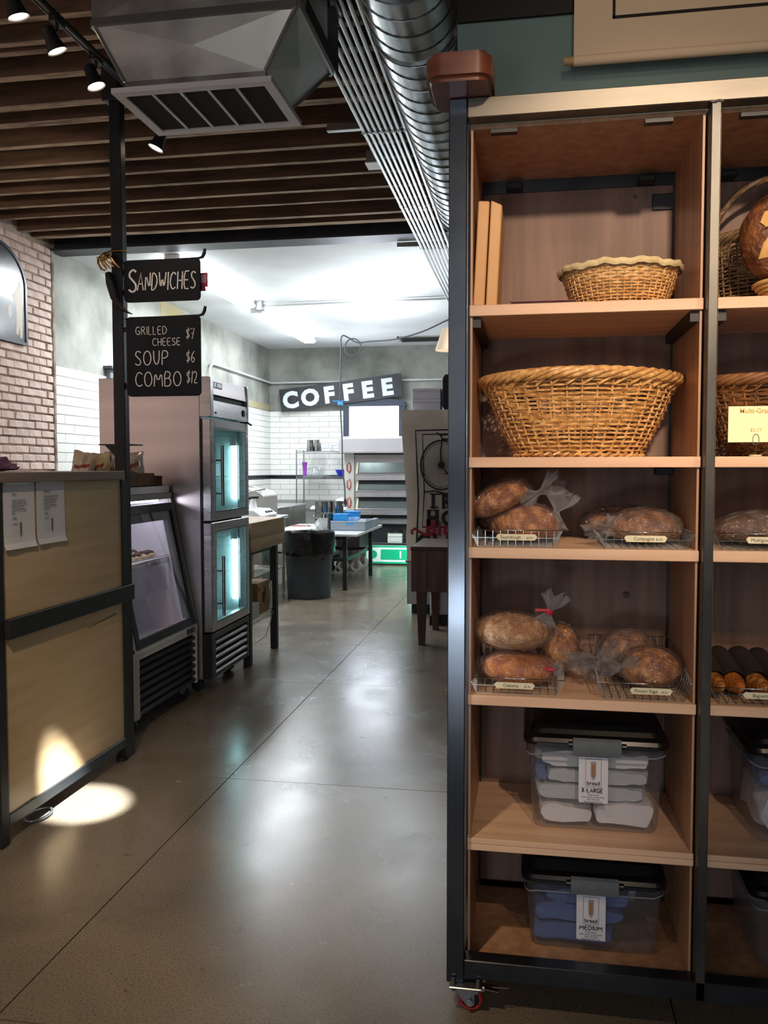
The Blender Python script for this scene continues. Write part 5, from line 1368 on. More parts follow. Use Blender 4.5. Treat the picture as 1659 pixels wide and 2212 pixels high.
# header
hp = [(xf, 1.835), (xd1 + .004, 1.835), (xd1 + .004, 2.085), (xd1 - .004, zt), (xf, zt)]
hd2 = emit('header', G().prism(hp, 'y', ya, ya + .055), stainless, fr, bevel=.002)
emit('header_end', G().prism(hp, 'y', yb - .03, yb), stainless, hd2, bevel=.002)
emit('header_upper', G().prism([(xf, 1.995), (xd1 - .004, 1.985), (xd1 - .010, 2.088), (xf, 2.088)], 'y', ya + .055, yb - .03), stain_soft, hd2)
emit('header_slot', G().box(xf, xd1 - .022, ya + .055, yb - .03, 1.94, 1.99), blackm, hd2)
emit('header_lower', G().prism([(xf, 1.838), (xd1 + .002, 1.838), (xd1 - .006, 1.945), (xf, 1.945)], 'y', ya + .055, yb - .03), stainless, hd2)
emit('maker_plate', G().box(xd1 - .006, xd1 - .002, ya + .075, ya + .235, 2.028, 2.068), M('grey maker plate', '4c4f52', .35, .7), hd2)
emit('maker_mark', G().box(xd1 - .003, xd1 - .0012, ya + .14, ya + .225, 2.036, 2.060).box(xd1 - .003, xd1 - .0012, ya + .085, ya + .115, 2.034, 2.062), M('silver plate mark', 'a9acae', .3, .9), hd2)
emit('thermometer', G().tube([(xd1 - .004, yb - .105, 1.893), (xd1 + .006, yb - .105, 1.893)], [.026, .022], 20), blackm, hd2)
emit('lock', G().cyl((xd1 - .002, ya + .10, 1.865), (xd1 + .006, ya + .10, 1.865), .007, n=12), chrome, hd2)
emit('hinge', G().tube([(xd1 - .03, yb - .10, 1.828), (xd1 + .008, yb - .03, 1.828), (xd1 + .02, yb + .01, 1.815)], .008, 6), gask, hd2)
glass_f = clear_mat('fridge door glass', (.80, .93, .94), .05, .03)
tubec = M('cold lit tube', 'ffffff', .4, emi='d8fbff', estr=16)
for (z0, z1, nm) in ((1.150, 1.822, 'upper'), (.412, 1.137, 'lower')):
    dmat = stainless
    g = G().box(xd0, xd1, ya + .002, ya + .075, z0, z1).box(xd0, xd1, yb - .065, yb - .002, z0, z1).box(xd0, xd1, ya + .075, yb - .065, z1 - .058, z1).box(xd0, xd1, ya + .075, yb - .065, z0, z0 + .058)
    d = emit('door', g, dmat, fr, bevel=.003)
    gm = emit('glass_frame', G().box(xd1 - .004, xd1 + .003, ya + .070, ya + .082, z0 + .052, z1 - .052).box(xd1 - .004, xd1 + .003, yb - .072, yb - .060, z0 + .052, z1 - .052).box(xd1 - .004, xd1 + .003, ya + .082, yb - .072, z1 - .064, z1 - .052).box(xd1 - .004, xd1 + .003, ya + .082, yb - .072, z0 + .052, z0 + .064), gask if False else M('satin door bead', '8f9496', .3, .9) if nm == 'upper' else bpy.data.materials['satin door bead'], d)
    emit('glass', G().box(xd1 - .014, xd1 - .010, ya + .075, yb - .065, z0 + .058, z1 - .058), glass_f, d)
    ha, hb_ = (z0 + .10, z0 + .10 + .40)
    hy = ya + .098
    emit('handle', G().cyl((xd1 + .045, hy, ha), (xd1 + .045, hy, hb_), .011, n=16).cyl((xd1, hy, ha + .08), (xd1 + .045, hy, ha + .08), .006, n=10).cyl((xd1, hy, hb_ - .10), (xd1 + .045, hy, hb_ - .10), .006, n=10), M('dark chrome handle', '8d8c8c', .2, 1.0) if nm == 'upper' else bpy.data.materials['dark chrome handle'], d, smooth=40)
    zc0, zc1 = (z0 + .12, z1 - .16)
    emit('light_tube', G().cyl((-2.152, yb - .068, zc0), (-2.152, yb - .068, zc1), .018, n=12), tubec, fr, smooth=True)
    emit('lamp_holder', G().box(-2.172, -2.132, yb - .09, yb - .048, zc1, zc1 + .05), whitem, fr)
# shelves
for z_ in (.74, 1.03, 1.44):
    g = G()
    for i in range(20): g.tube([(xb + .06, ya + .06 + i * .034, z_), (-2.17, ya + .06 + i * .034, z_)], .0022, 4)
    g.tube([(-2.17, ya + .05, z_), (-2.17, yb - .125, z_)], .005, 6).tube([(-2.17, ya + .05, z_ - .022), (-2.17, yb - .125, z_ - .022)], .003, 6)
    emit('wire_shelf', g, whitem, fr, kind='stuff')
# louvred base panel
emit('base_frame', G().box(xf, xd1 - .006, ya + .002, ya + .075, .098, .398).box(xf, xd1 - .006, yb - .045, yb - .002, .098, .398).box(xf, xd1 - .006, ya + .075, yb - .045, .360, .398).box(xf, xd1 - .006, ya + .075, yb - .045, .098, .108), M('dark stainless base', '3f4144', .35, .8), fr, bevel=.002)
for i in range(5):
    z_ = .118 + i * .050
    emit('louver', G().add([(xf + .02, ya + .075, z_ + .020), (xd1 - .008, ya + .075, z_), (xd1 - .008, yb - .045, z_), (xf + .02, yb - .045, z_ + .020),
                            (xf + .018, ya + .075, z_ + .036), (xd1 - .006, ya + .075, z_ + .016), (xd1 - .006, yb - .045, z_ + .016), (xf + .018, yb - .045, z_ + .036)],
         [(0, 3, 2, 1), (4, 5, 6, 7), (0, 1, 5, 4), (1, 2, 6, 5), (2, 3, 7, 6), (3, 0, 4, 7)]), stainless, fr)
for (x_, y_) in ((-2.20, 5.42), (-2.20, 6.00), (-2.75, 5.42), (-2.75, 6.00)):
    c = emit('caster', G().box(x_ - .045, x_ + .045, y_ - .045, y_ + .045, .085, .10), gask, fr)
    emit('wheel', G().cyl((x_, y_ - .016, .042), (x_, y_ + .016, .042), .042, n=22), blackm, c, smooth=40)
# contents
def carton(label, x0, x1, y0, y1, z0, z1, c, top=None, cat='carton', gable=False):
    o = thing('drink_carton' if gable else 'food_box', label, cat, ((x0 + x1) / 2, (y0 + y1) / 2, z0))
    mt_ = M('carton ' + c, c, .5)
    emit('body', G().box(x0, x1, y0, y1, z0 + .0005, z1), mt_, o, bevel=.002)
    if gable:
        ym = (y0 + y1) / 2
        emit('gable_top', G().prism([(y0, z1), (y1, z1), (ym + .002, z1 + .04), (ym + .002, z1 + .055), (ym - .002, z1 + .055), (ym - .002, z1 + .04)], 'x', x0, x1), mt_, o)
    if top: emit('label_band', G().box(x1, x1 + .001, y0 + .005, y1 - .005, z0 + (z1 - z0) * .35, z0 + (z1 - z0) * .75), M('carton band ' + top, top, .5), o)
    return o
carton('white box on the middle shelf of the upper fridge door', -2.36, -2.20, 5.72, 5.86, 1.443, 1.53, 'd9dcd8')
carton('tilted white carton at the bottom of the upper fridge compartment', -2.40, -2.22, 5.50, 5.60, 1.033, 1.17, 'e4e8e2')
carton('pale green tub at the bottom of the upper fridge compartment', -2.40, -2.22, 5.64, 5.82, 1.033, 1.13, 'bcd0c4')
carton('orange and white drink carton on the lower door shelf, left one', -2.30, -2.22, 5.59, 5.67, .743, .90, 'e8ead9', 'df8d3a', gable=True)
carton('blue and white drink carton on the lower door shelf, right one', -2.30, -2.22, 5.69, 5.77, .743, .90, 'd8e4ea', '2f7fc0', gable=True)
for k, (y_, cc) in enumerate(((5.49, '27543c'), (5.55, '2c4f5c'), (5.60, '6a3b22'), (5.66, '27543c'))):
    o = thing('glass_bottle', ['dark green bottle at the bottom of the fridge, leftmost', 'blue-green bottle at the bottom of the fridge, second', 'brown bottle at the bottom of the fridge, third', 'green bottle at the bottom of the fridge, rightmost'][k], 'bottle', (-2.24, y_, .4405), 'bottles in the fridge', local=True)
    emit('body', G().lathe([(.001, 0), (.024, .001), (.026, .01), (.026, .13), (.020, .155), (.011, .18), (.010, .215), (.0001, .215)], n=18), M('bottle glass %d' % k, cc, .1, coat=.5), o, smooth=60)
    emit('cap', G().cyl((0, 0, .2155), (0, 0, .228), .0118, n=12), M('bottle cap %d' % k, 'c9c9c9', .3, .8), o)

# ================================================================ butcher-block prep table
pt = thing('prep_table', 'butcher block table on black steel legs just beyond the fridge', 'table', (-2.4, 6.58, 0))
cols = ['b08c66', 'c39f74', '9c7a58', 'b8946b', 'a98359']
for i in range(5):
    z0 = .865 + i * .044
    emit('block_strip', G().box(-2.75, -2.058, 6.14, 7.0, z0, z0 + .0435), wood('maple strip %d' % i, cols[i], cols[(i + 2) % 5], 'y', .55), pt, bevel=.0008)
for (x_, y_) in ((-2.125, 6.86), (-2.72, 6.86), (-2.72, 6.18), (-2.125, 6.18)):
    emit('leg', G().box(x_ - .0, x_ + .055, y_ - .055, y_, 0, .865), blk_dull, pt, bevel=.002)
emit('apron', G().box(-2.125, -2.09, 6.18, 6.81, .835, .865).box(-2.72, -2.69, 6.18, 6.81, .835, .865).box(-2.69, -2.125, 6.82, 6.85, .835, .865), blk_dull, pt)
g = G()
for i in range(19): 
    y_ = 6.18 + i * .036; g.tube([(-2.68, y_, .318), (-2.09, y_, .318)], .0022, 4)
for x_ in (-2.09, -2.38, -2.68):
    g.tube([(x_, 6.14, .322), (x_, 6.86, .322)], .0035, 5).tube([(x_, 6.14, .292), (x_, 6.86, .292)], .003, 5)
for i in range(20):
    y_ = 6.14 + i * .036; g.tube([(-2.09, y_, .292), (-2.09, y_ + .018, .322), (-2.09, y_ + .036, .292)], .002, 4)
emit('wire_shelf', g, chrome, pt, kind='stuff')
kb2 = M('plain cardboard', 'b08f64', .85, 0, var='9a7a52', scale=6)
def cbox(label, x0, x1, y0, y1, z0, z1, mt_, mark=None, tape=True):
    o = thing('cardboard_box', label, 'box', ((x0 + x1) / 2, (y0 + y1) / 2, z0), 'boxes under the prep table')
    emit('body', G().box(x0, x1, y0, y1, z0, z1), mt_, o, bevel=.002)
    emit('flap', G().box(x0 + .001, (x0 + x1) / 2 - .002, y0 + .001, y1 - .001, z1, z1 + .003).box((x0 + x1) / 2 + .002, x1 - .001, y0 + .001, y1 - .001, z1, z1 + .003), mt_, o)
    if mark:
        pk_ = bpy.data.materials.get('box print') or M('box print', '4b3a2c', .9)
        g = G(); yc = (y0 + y1) / 2 + .01; zc = (z0 + z1) / 2 + .02
        g.prism([(yc - .05, zc - .05), (yc + .01, zc - .07), (yc + .05, zc + .04), (yc + .02, zc + .07), (yc, zc + .02), (yc - .045, zc + .03)], 'x', x1, x1 + .0008)
        g.box(x1, x1 + .0008, y0 + .02, y0 + .05, z1 - .06, z1 - .03)
        g.box(x1, x1 + .0008, y0 + .01, y1 - .01, z0 + .07, z0 + .073)
        emit('print', g, pk_, o)
    return o
cbox('tall cardboard box with a dark printed mark under the prep table', -2.52, -2.13, 6.50, 6.80, .3255, .575, kb2, True)
cbox('cardboard box with lifted flap behind and left of the printed box', -2.52, -2.16, 6.20, 6.47, .3255, .56, kb2)
cbox('small pale cardboard box at the front of the wire shelf', -2.15, -2.10, 6.22, 6.44, .3255, .44, M('white card', 'c9c4ba', .8))
t = thing('power_strip', 'white power strip fixed to the inside of the prep table leg', 'power strip', (-2.10, 6.79, .33))
emit('strip_body', G().box(-2.112, -2.10, 6.770, 6.795, .34, .57), whitem, t, bevel=.003)
emit('cord', G().tube([(-2.106, 6.782, .34), (-2.11, 6.78, .25), (-2.16, 6.78, .1), (-2.3, 6.77, .006), (-2.7, 6.7, .006)], .004, 6), whitem, t, smooth=True)
# ================================================================ kitchen
# --- dough-scale / slicer bench behind the fridge
t = thing('steel_bench', 'stainless steel work bench behind the prep table', 'table', (-3.35, 9.4, 0))
emit('top', G().box(-3.85, -2.88, 8.7, 10.0, .905, .935), stainless, t, bevel=.004)
emit('undershelf', G().box(-3.80, -2.93, 8.75, 9.95, .30, .32), galv, t, bevel=.003)
for (x_, y_) in ((-2.93, 8.76), (-2.93, 9.94), (-3.8, 8.76), (-3.8, 9.94)):
    emit('leg', G().cyl((x_, y_, .02), (x_, y_, .905), .02, n=12).cyl((x_, y_, 0), (x_, y_, .03), .012, n=10), galv, t, smooth=40)
t = thing('counter_machine', 'white twin-post countertop machine with a sloped key panel on the steel bench', 'machine', (-3.05, 9.2, .935))
emit('base', G().prism([(-3.35, .936), (-2.90, .936), (-2.88, .97), (-2.98, 1.035), (-3.35, 1.045)], 'y', 8.95, 9.55), whitem, t, bevel=.008, seg=2)
emit('key_panel', G().add([(-2.884, 9.20, .975), (-2.884, 9.50, .975), (-2.975, 9.50, 1.036), (-2.975, 9.20, 1.036)], [(0, 1, 2, 3)]), M('pale blue key panel', 'b9c6dc', .4), t)
for i in range(3):
    emit('button', G().cyl((-2.925, 9.25 + i * .09, 1.0), (-2.918, 9.25 + i * .09, 1.012), .018, n=12), blackm, t)
for y_ in (9.12, 9.38):
    emit('column', G().tube([(-3.12, y_, 1.04), (-3.12, y_, 1.15)], [.045, .03], 14), whitem, t, smooth=40)
    emit('dial', G().cyl((-3.12, y_, 1.15), (-3.12, y_, 1.175), .065, n=20), blackm, t, smooth=40)
emit('lever', G().tube([(-3.15, 9.0, 1.19), (-3.1, 9.2, 1.23), (-3.05, 9.6, 1.25)], .009, 8), chrome, t, smooth=True)
t = thing('steel_hood_box', 'rounded grey steel appliance cover behind the countertop machine', 'machine', (-3.7, 10.7, 0))
emit('cover', G().prism([(-4.1, .6), (-3.35, .6), (-3.35, 1.14), (-3.42, 1.20), (-3.60, 1.24), (-4.1, 1.24)], 'y', 10.5, 11.1), M('grey satin steel', 'a39f98', .4, .5), t, bevel=.01)
emit('stand', G().box(-4.05, -3.4, 10.55, 11.05, 0, .6), galv, t)
emit('guard_rod', G().tube([(-3.36, 10.45, 1.18), (-3.45, 10.48, 1.25), (-3.75, 10.5, 1.28), (-3.95, 10.45, 1.20)], .008, 6), chrome, t, smooth=True)
t = thing('sink_unit', 'long stainless steel sink bench along the tiled left wall', 'sink', (-4.0, 12.4, 0))
emit('bench_body', G().box(-4.45, -3.60, 11.3, 13.5, .42, .90), galv, t, bevel=.006)
emit('end_panel', G().box(-3.80, -3.61, 11.27, 11.298, .60, .88), M('light grey panel', 'a9adb0', .4, .4), t, bevel=.004)
emit('rim', G().box(-4.47, -3.58, 11.26, 13.52, .90, .925), stainless, t, bevel=.004)
emit('splashback', G().box(-4.485, -4.45, 11.28, 13.5, .925, 1.14), stainless, t, bevel=.004)
for (x_, y_) in ((-4.4, 11.36), (-3.66, 11.36), (-3.66, 13.44), (-4.4, 13.44)):
    emit('leg', G().cyl((x_, y_, 0), (x_, y_, .42), .02, n=10), galv, t)
emit('tap', G().tube([(-4.3, 12.4, .925), (-4.3, 12.4, 1.16), (-4.25, 12.4, 1.2), (-4.1, 12.4, 1.17), (-4.08, 12.4, 1.1)], .012, 8), chrome, t, smooth=True)
# hooks on the tiled left wall
t = thing('hook_rail', 'row of four small hooks on the white tiled side wall', 'hooks', (XW + .02, 13.5, 1.62))
emit('rail', G().box(XW, XW + .004, 13.28, 13.95, 1.655, 1.665), whitem, t)
for i in range(4):
    emit('hook', G().tube([(XW + .004, 13.36 + i * .17, 1.66), (XW + .03, 13.36 + i * .17, 1.645), (XW + .035, 13.36 + i * .17, 1.62), (XW + .05, 13.36 + i * .17, 1.635)], .005, 6), whitem, t, smooth=True)

# --- trash can with black liner
tc_ = thing('trash_can', 'large dark grey round bin with a black bag folded over its rim', 'trash can', (-2.53, 9.62, 0), local=True)
cm = M('dark grey bin plastic', '2b3238', .5, 0, var='333a41', scale=3)
emit('barrel', G().lathe([(.001, .0), (.245, .0), (.250, .012), (.250, .03), (.262, .3), (.278, .66), (.290, .68), (.290, .715), (.275, .72), (.268, .66), (.24, .03), (.001, .02)], n=48), cm, tc_, smooth=40)
linm = M('black bin liner', '060708', .27, bump=.7, bscale=25, spec=.4)
def lw(t, z): return .012 * math.sin(9 * t + z * 20) + .012 * math.sin(17 * t - z * 40) + .02 * noise.noise(Vector((math.cos(t) * 3, math.sin(t) * 3, z * 12)))
prof = [(.262, .45), (.272, .66), (.282, .745), (.298, .762), (.304, .745), (.303, .70), (.305, .64), (.300, .58), (.305, .53), (.300, .515), (.288, .50)]
emit('liner', G().lathe(prof, n=120, wob=lambda t, z: lw(t, z) if z < .74 else .3 * lw(t, z)), linm, tc_, smooth=70)
emit('liner_floor', G().lathe([(.001, .42), (.262, .45)], n=32), linm, tc_)

# --- white topped table
tb = thing('work_table', 'low white-topped work table on black steel legs in the kitchen', 'table', (-2.6, 10.95, 0))
wt = M('white steel tabletop', 'd3d5d4', .25, .35)
emit('tabletop', G().box(-3.25, -2.05, 10.08, 11.85, .668, .702), wt, tb, bevel=.005)
for (x_, y_) in ((-2.255, 10.18), (-2.215, 11.66), (-2.83, 11.70), (-2.90, 10.18)):
    emit('leg', G().box(x_, x_ + .05, y_, y_ + .05, 0, .668), blk_dull, tb, bevel=.002)
emit('stretcher', G().box(-2.85, -2.255, 10.19, 10.22, .625, .655).box(-2.245, -2.215, 10.23, 11.66, .625, .655), blk_dull, tb)
emit('stretcher', G().box(-2.24, -2.205, 10.23, 11.66, .355, .395), blk_dull, tb)
emit('stretcher', G().box(-2.85, -2.25, 10.19, 10.22, .355, .395), blk_dull, tb)
emit('stretcher', G().box(-2.80, -2.215, 11.67, 11.70, .355, .395), blk_dull, tb)
# under-table: bins on a dolly
clb = clear_mat('cloudy bin wall', (.9, .93, .95), .06, .2, milky='aeb9bf', mfac=.5)
for k, (z0, z1) in enumerate(((.22, .38), (.40, .58))):
    o = thing('ingredient_tub', ['cloudy plastic tub under the white table, lower one', 'cloudy plastic tub under the white table, upper one'][k], 'tub', (-2.96, 12.35, z0), 'tubs under the table')
    emit('tub', G().box(-3.13, -2.80, 12.1, 12.6, z0, z1 - .012), clb, o, bevel=.01)
    emit('lid', G().box(-3.14, -2.79, 12.09, 12.61, z1 - .012, z1), whitem, o, bevel=.003)
t = thing('dolly', 'black wheeled dolly under the tubs behind the white table', 'dolly', (-2.96, 12.35, 0))
emit('deck', G().box(-3.16, -2.79, 12.05, 12.65, .16, .20), blackm, t, bevel=.004)
for (x_, y_) in ((-2.84, 12.12), (-3.10, 12.12), (-2.84, 12.58), (-3.10, 12.58)):
    c = emit('caster', G().prism([(x_ - .03, .16), (x_ + .03, .16), (x_ + .012, .05), (x_ - .012, .05)], 'y', y_ - .025, y_ + .025), blackm, t)
    emit('wheel', G().cyl((x_, y_ - .015, .045), (x_, y_ + .015, .045), .045, n=18), blackm, c, smooth=40)
t = thing('mixer_cart', 'dark kitchen cart on white-rimmed casters between the table and the oven', 'cart', (-2.59, 12.5, 0))
emit('body', G().box(-2.76, -2.42, 12.05, 12.75, .31, .60), M('dark cart body', '2b2622', .5, .3), t, bevel=.01)
for (x_, y_) in ((-2.68, 12.12), (-2.48, 12.12), (-2.68, 12.66), (-2.48, 12.66)):
    c = emit('caster', G().box(x_ - .05, x_ + .05, y_ - .04, y_ + .04, .285, .31).prism([(x_ - .04, .285), (x_ + .03, .285), (x_ + .02, .08), (x_ - .02, .08)], 'y', y_ - .04, y_ - .03).prism([(x_ - .04, .285), (x_ + .03, .285), (x_ + .02, .08), (x_ - .02, .08)], 'y', y_ + .03, y_ + .04), galv, t)
    emit('wheel', G().cyl((x_, y_ - .025, .078), (x_, y_ + .025, .078), .078, n=24), M('white caster wheel', 'b9b9b4', .5) if 'white caster wheel' not in bpy.data.materials else bpy.data.materials['white caster wheel'], c, smooth=40)
    emit('hub', G().cyl((x_, y_ - .028, .078), (x_, y_ + .028, .078), .035, n=16), galv, c)

# --- things on the table
potm = M('polished pot steel', 'a3a3a1', .16, 1.0)
def pot(label, c, r0, r1, h, flange=True, grp='steel pots on the white table', handles=True):
    o = thing('steel_pot', label, 'pot', c, grp, local=True)
    prof = [(.001, .001), (r0, .001), (r0 + .004, .01), (r0 + (r1 - r0) * .75, h * .70), (r0 + (r1 - r0) * .78, h * .72), (r1, h * .74), (r1, h * .96), (r1 + .014, h * .975), (r1 + .014, h), (r1 - .004, h), (r0 - .006, .01), (.001, .008)] if flange else \
           [(.001, .001), (r0, .001), (r0 + .003, .01), (r1, h - .01), (r1 + .005, h - .008), (r1 + .005, h), (r1 - .003, h), (r0 - .005, .01), (.001, .008)]
    emit('body', G().lathe(prof, n=40), potm, o, smooth=35)
    if handles:
        for s_ in (-1, 1):
            emit('handle', G().tube([(s_ * (r1 + .0), -.03, h * .82), (s_ * (r1 + .028), -.02, h * .86), (s_ * (r1 + .028), .02, h * .86), (s_ * r1, .03, h * .82)], .005, 6), chrome, o, smooth=True)
    return o
pot('wide stainless steel insert pot with a rolled rim at the front of the white table', (-2.615, 10.72, .702), .100, .122, .215)
pot('tall stainless steel canister on the white table, left one behind the insert pot', (-2.755, 11.15, .702), .085, .088, .345, False, handles=False)
pot('tall stainless steel canister on the white table, right one behind the insert pot', (-2.590, 11.30, .702), .095, .098, .345, False)
t = thing('bus_tub', 'long grey plastic bus tub on the white table', 'tub', (-2.27, 10.78, .702))
bt = M('grey tub plastic', '7d8690', .45)
g = G()
x0, x1, y0, y1, z0, z1 = -2.50, -2.055, 10.60, 11.15, .703, .815
for (a, b, c, d) in ((x0, x1, y0, y0 + .006), (x0, x1, y1 - .006, y1), (x0, x0 + .006, y0 + .006, y1 - .006), (x1 - .006, x1, y0 + .006, y1 - .006)): g.box(a, b, c, d, z0, z1)
g.box(x0, x1, y0, y1, z0, z0 + .005)
emit('tub_body', g, bt, t)
emit('rim', G().tube([(x0, y0, z1), (x1, y0, z1), (x1, y1, z1), (x0, y1, z1)], .008, 6, closed=True), bt, t)
emit('blue_label', G().box(-2.30, -2.20, 10.597, 10.599, .775, .80), M('blue tape', '2f86c4', .5), t)
blu = M('bright blue plastic', '1f7fc4', .4)
for k, (a, b, y0, y1, z1, lb) in enumerate(((-2.475, -2.29, 10.63, 10.80, .905, 'blue plastic bin standing at the front of the grey tub'), (-2.39, -2.21, 10.90, 11.08, .925, 'blue plastic bin at the back of the grey tub'))):
    o = thing('blue_bin', lb, 'bin', ((a + b) / 2, (y0 + y1) / 2, .709), 'blue bins')
    g = G(); z0 = .709
    for (p, q, c, d) in ((a, b, y0, y0 + .004), (a, b, y1 - .004, y1), (a, a + .004, y0 + .004, y1 - .004), (b - .004, b, y0 + .004, y1 - .004)): g.box(p, q, c, d, z0, z1)
    g.box(a, b, y0, y1, z0, z0 + .004)
    emit('bin_body', g, blu, o); emit('rim', G().tube([(a, y0, z1), (b, y0, z1), (b, y1, z1), (a, y1, z1)], .006, 5, closed=True), blu, o)
cupm = clear_mat('clear cup', (.85, .92, 1), .12, .05, milky='b9d4ee', mfac=.25)
for k, (x_, y_) in enumerate(((-2.255, 10.66), (-2.205, 10.70), (-2.175, 10.66))):
    o = thing('plastic_cup', 'clear plastic cup in the grey tub, ' + ['leftmost, against the blue bin', 'middle one, set farther back', 'rightmost, beside the white mug'][k], 'cup', (x_, y_, .709), 'clear cups in the tub', local=True)
    emit('cup', G().lathe([(.001, .001), (.026, .001), (.036, .16), (.038, .165)], n=20), cupm, o, smooth=50)
o = thing('white_mug', 'white mug in the grey tub', 'mug', (-2.105, 10.70, .709), local=True)
emit('mug', G().lathe([(.001, .001), (.036, .001), (.040, .02), (.042, .13), (.039, .13), (.034, .012), (.001, .01)], n=24), whitem, o, smooth=40)
emit('handle', G().tube([(-.04, -.01, .11), (-.065, -.015, .10), (-.068, -.015, .06), (-.04, -.01, .04)], .006, 6), whitem, o, smooth=True)
o = thing('sheet_tray', 'thin white tray with papers at the left end of the white table', 'tray', (-2.95, 10.7, .702), local=False)
emit('tray', G().box(-3.15, -2.80, 10.5, 11.1, .7025, .712), whitem, o, bevel=.003)
emit('wire_whisk', G().tube([(-2.95, 10.7, .716), (-2.86, 10.68, .74), (-2.80, 10.7, .79)], .004, 6), chrome, o)
solo('red_scraper', G().box(-3.22, -2.95, 11.3, 11.34, .703, .715), M('red handle', 'a04a3c', .5), 'long red-handled tool lying on the white table', 'utensil', bevel=.003)
solo('small_grey_bin', G().box(-2.12, -2.06, 11.22, 11.6, .703, .81), bt, 'narrow grey bin at the right rear corner of the white table', 'bin', bevel=.006)

# --- chrome wire rack
wr = thing('wire_rack', 'chrome wire shelving rack against the white tiled back wall', 'shelf', (-3.4, 14.15, 0))
px0, px1, py0, py1 = -3.87, -2.97, 13.92, 14.38
for (x_, y_) in ((px0, py0), (px0, py1), (px1, py0), (px1, py1)):
    emit('post', G().cyl((x_, y_, 0), (x_, y_, 1.80), .0125, n=10), chrome, wr, smooth=40)
for z_ in (1.775, 1.352, .80, .25):
    g = G()
    for i in range(28):
        x_ = px0 + (px1 - px0) * i / 27; g.tube([(x_, py0, z_), (x_, py1, z_)], .0022, 4)
    for y_ in (py0, py1):
        g.tube([(px0, y_, z_), (px1, y_, z_)], .0035, 5).tube([(px0, y_, z_ - .028), (px1, y_, z_ - .028)], .0035, 5)
        g.tube([(px0 + (px1 - px0) * i / 30, y_, z_ - (.028 if i % 2 else 0)) for i in range(31)], .0028, 4)
    emit('wire_shelf', g, chrome, wr, kind='stuff')
def jar(nm, label, cat, c, prof, mt, n=28, grp=None):
    o = thing(nm, label, cat, c, grp, local=True)
    emit('body', G().lathe(prof, n=n), mt, o, smooth=40); return o
for k, x_ in enumerate((-3.66, -3.535)):
    pot(['upside-down steel canister on top of the wire rack, left one', 'upside-down steel canister on top of the wire rack, right one'][k], (x_, 14.05, 1.777), .062, .052, .19, False, 'steel canisters on the wire rack', False)
clg = clear_mat('clear glassware', (.93, .95, .97), .15, .03, milky='dfe4ea', mfac=.15)
jar('cake_stand', 'clear glass cake stand on top of the wire rack', 'cake stand', (-3.29, 14.1, 1.777), [(.001, .001), (.07, .001), (.015, .02), (.012, .07), (.03, .085), (.13, .09), (.135, .105), (.128, .10), (.001, .094)], clg)
jar('purple_vase', 'purple flared plastic vase on the middle shelf of the wire rack', 'vase', (-3.76, 14.05, 1.354), [(.001, .001), (.035, .001), (.030, .03), (.032, .12), (.045, .23), (.05, .24), (.045, .235), (.001, .05)], M('purple plastic', '8e3fa8', .3))
jar('glass_dome', 'clear glass cake dome with a knob on the middle shelf of the wire rack', 'cake dome', (-3.60, 14.10, 1.366), [(.15, .0), (.15, .09), (.12, .13), (.03, .145), (.012, .15), (.02, .165), (.014, .18), (.001, .182)], clg)
jar('glass_plate', 'flat glass serving plate under the cake dome on the wire rack', 'plate', (-3.55, 14.10, 1.354), [(.001, .001), (.19, .001), (.21, .010), (.20, .011), (.001, .006)], clg, 36)
jar('blue_bowl', 'cobalt blue plastic bowl on the middle shelf of the wire rack', 'bowl', (-3.10, 14.05, 1.354), [(.001, .001), (.07, .001), (.09, .02), (.125, .10), (.13, .112), (.122, .11), (.08, .02), (.001, .01)], M('cobalt blue plastic', '2a2fd0', .35))
jar('funnel_cone', 'small white cone standing on the low shelf of the wire rack', 'utensil', (-3.60, 14.0, .802), [(.06, .001), (.05, .03), (.012, .06), (.001, .065)], whitem)
t = thing('white_sack', 'white rounded appliance lid on the low rack shelf behind the tall canisters', 'lid', (-3.13, 14.1, .802), local=True)
emit('shell', G().blob((0, 0, 0), .17, .14, .20, 24, 14, low=.01), whitem, t, smooth=80)

# --- deck oven
ov = thing('deck_oven', 'large stainless steel deck oven with three decks under the bright window', 'oven', (-1.95, 13.7, 0))
X0, X1, Y0, Y1 = -2.88, -1.05, 13.15, 14.25
emit('body', G().box(X0, X1, Y0 + .02, Y1, .62, 1.72), M('oven steel side', 'a8a5a5', .35, .8), ov, bevel=.004)
emit('hood', G().prism([(12.93, 1.735), (12.93, 1.95), (13.20, 1.99), (Y1, 1.99), (Y1, 1.735)], 'x', -2.92, -1.02), M('pale hood steel', 'bfbcc0', .35, .6), ov, bevel=.006)
emit('hood_lip', G().box(-2.95, -1.0, 12.91, 12.935, 1.725, 1.75), stainless, ov)
emit('hood_underside', G().box(-2.7, -1.05, 13.0, 13.17, 1.70, 1.73), M('dark oven recess', '3a3f42', .5, .4), ov)
emit('control_panel', G().box(X0, -2.72, Y0 - .01, Y0 + .02, .64, 1.72), M('pale control panel', 'c3bfb9', .4, .3), ov, bevel=.003)
zdk = [(1.40, 1.64), (1.14, 1.37), (.86, 1.09)]
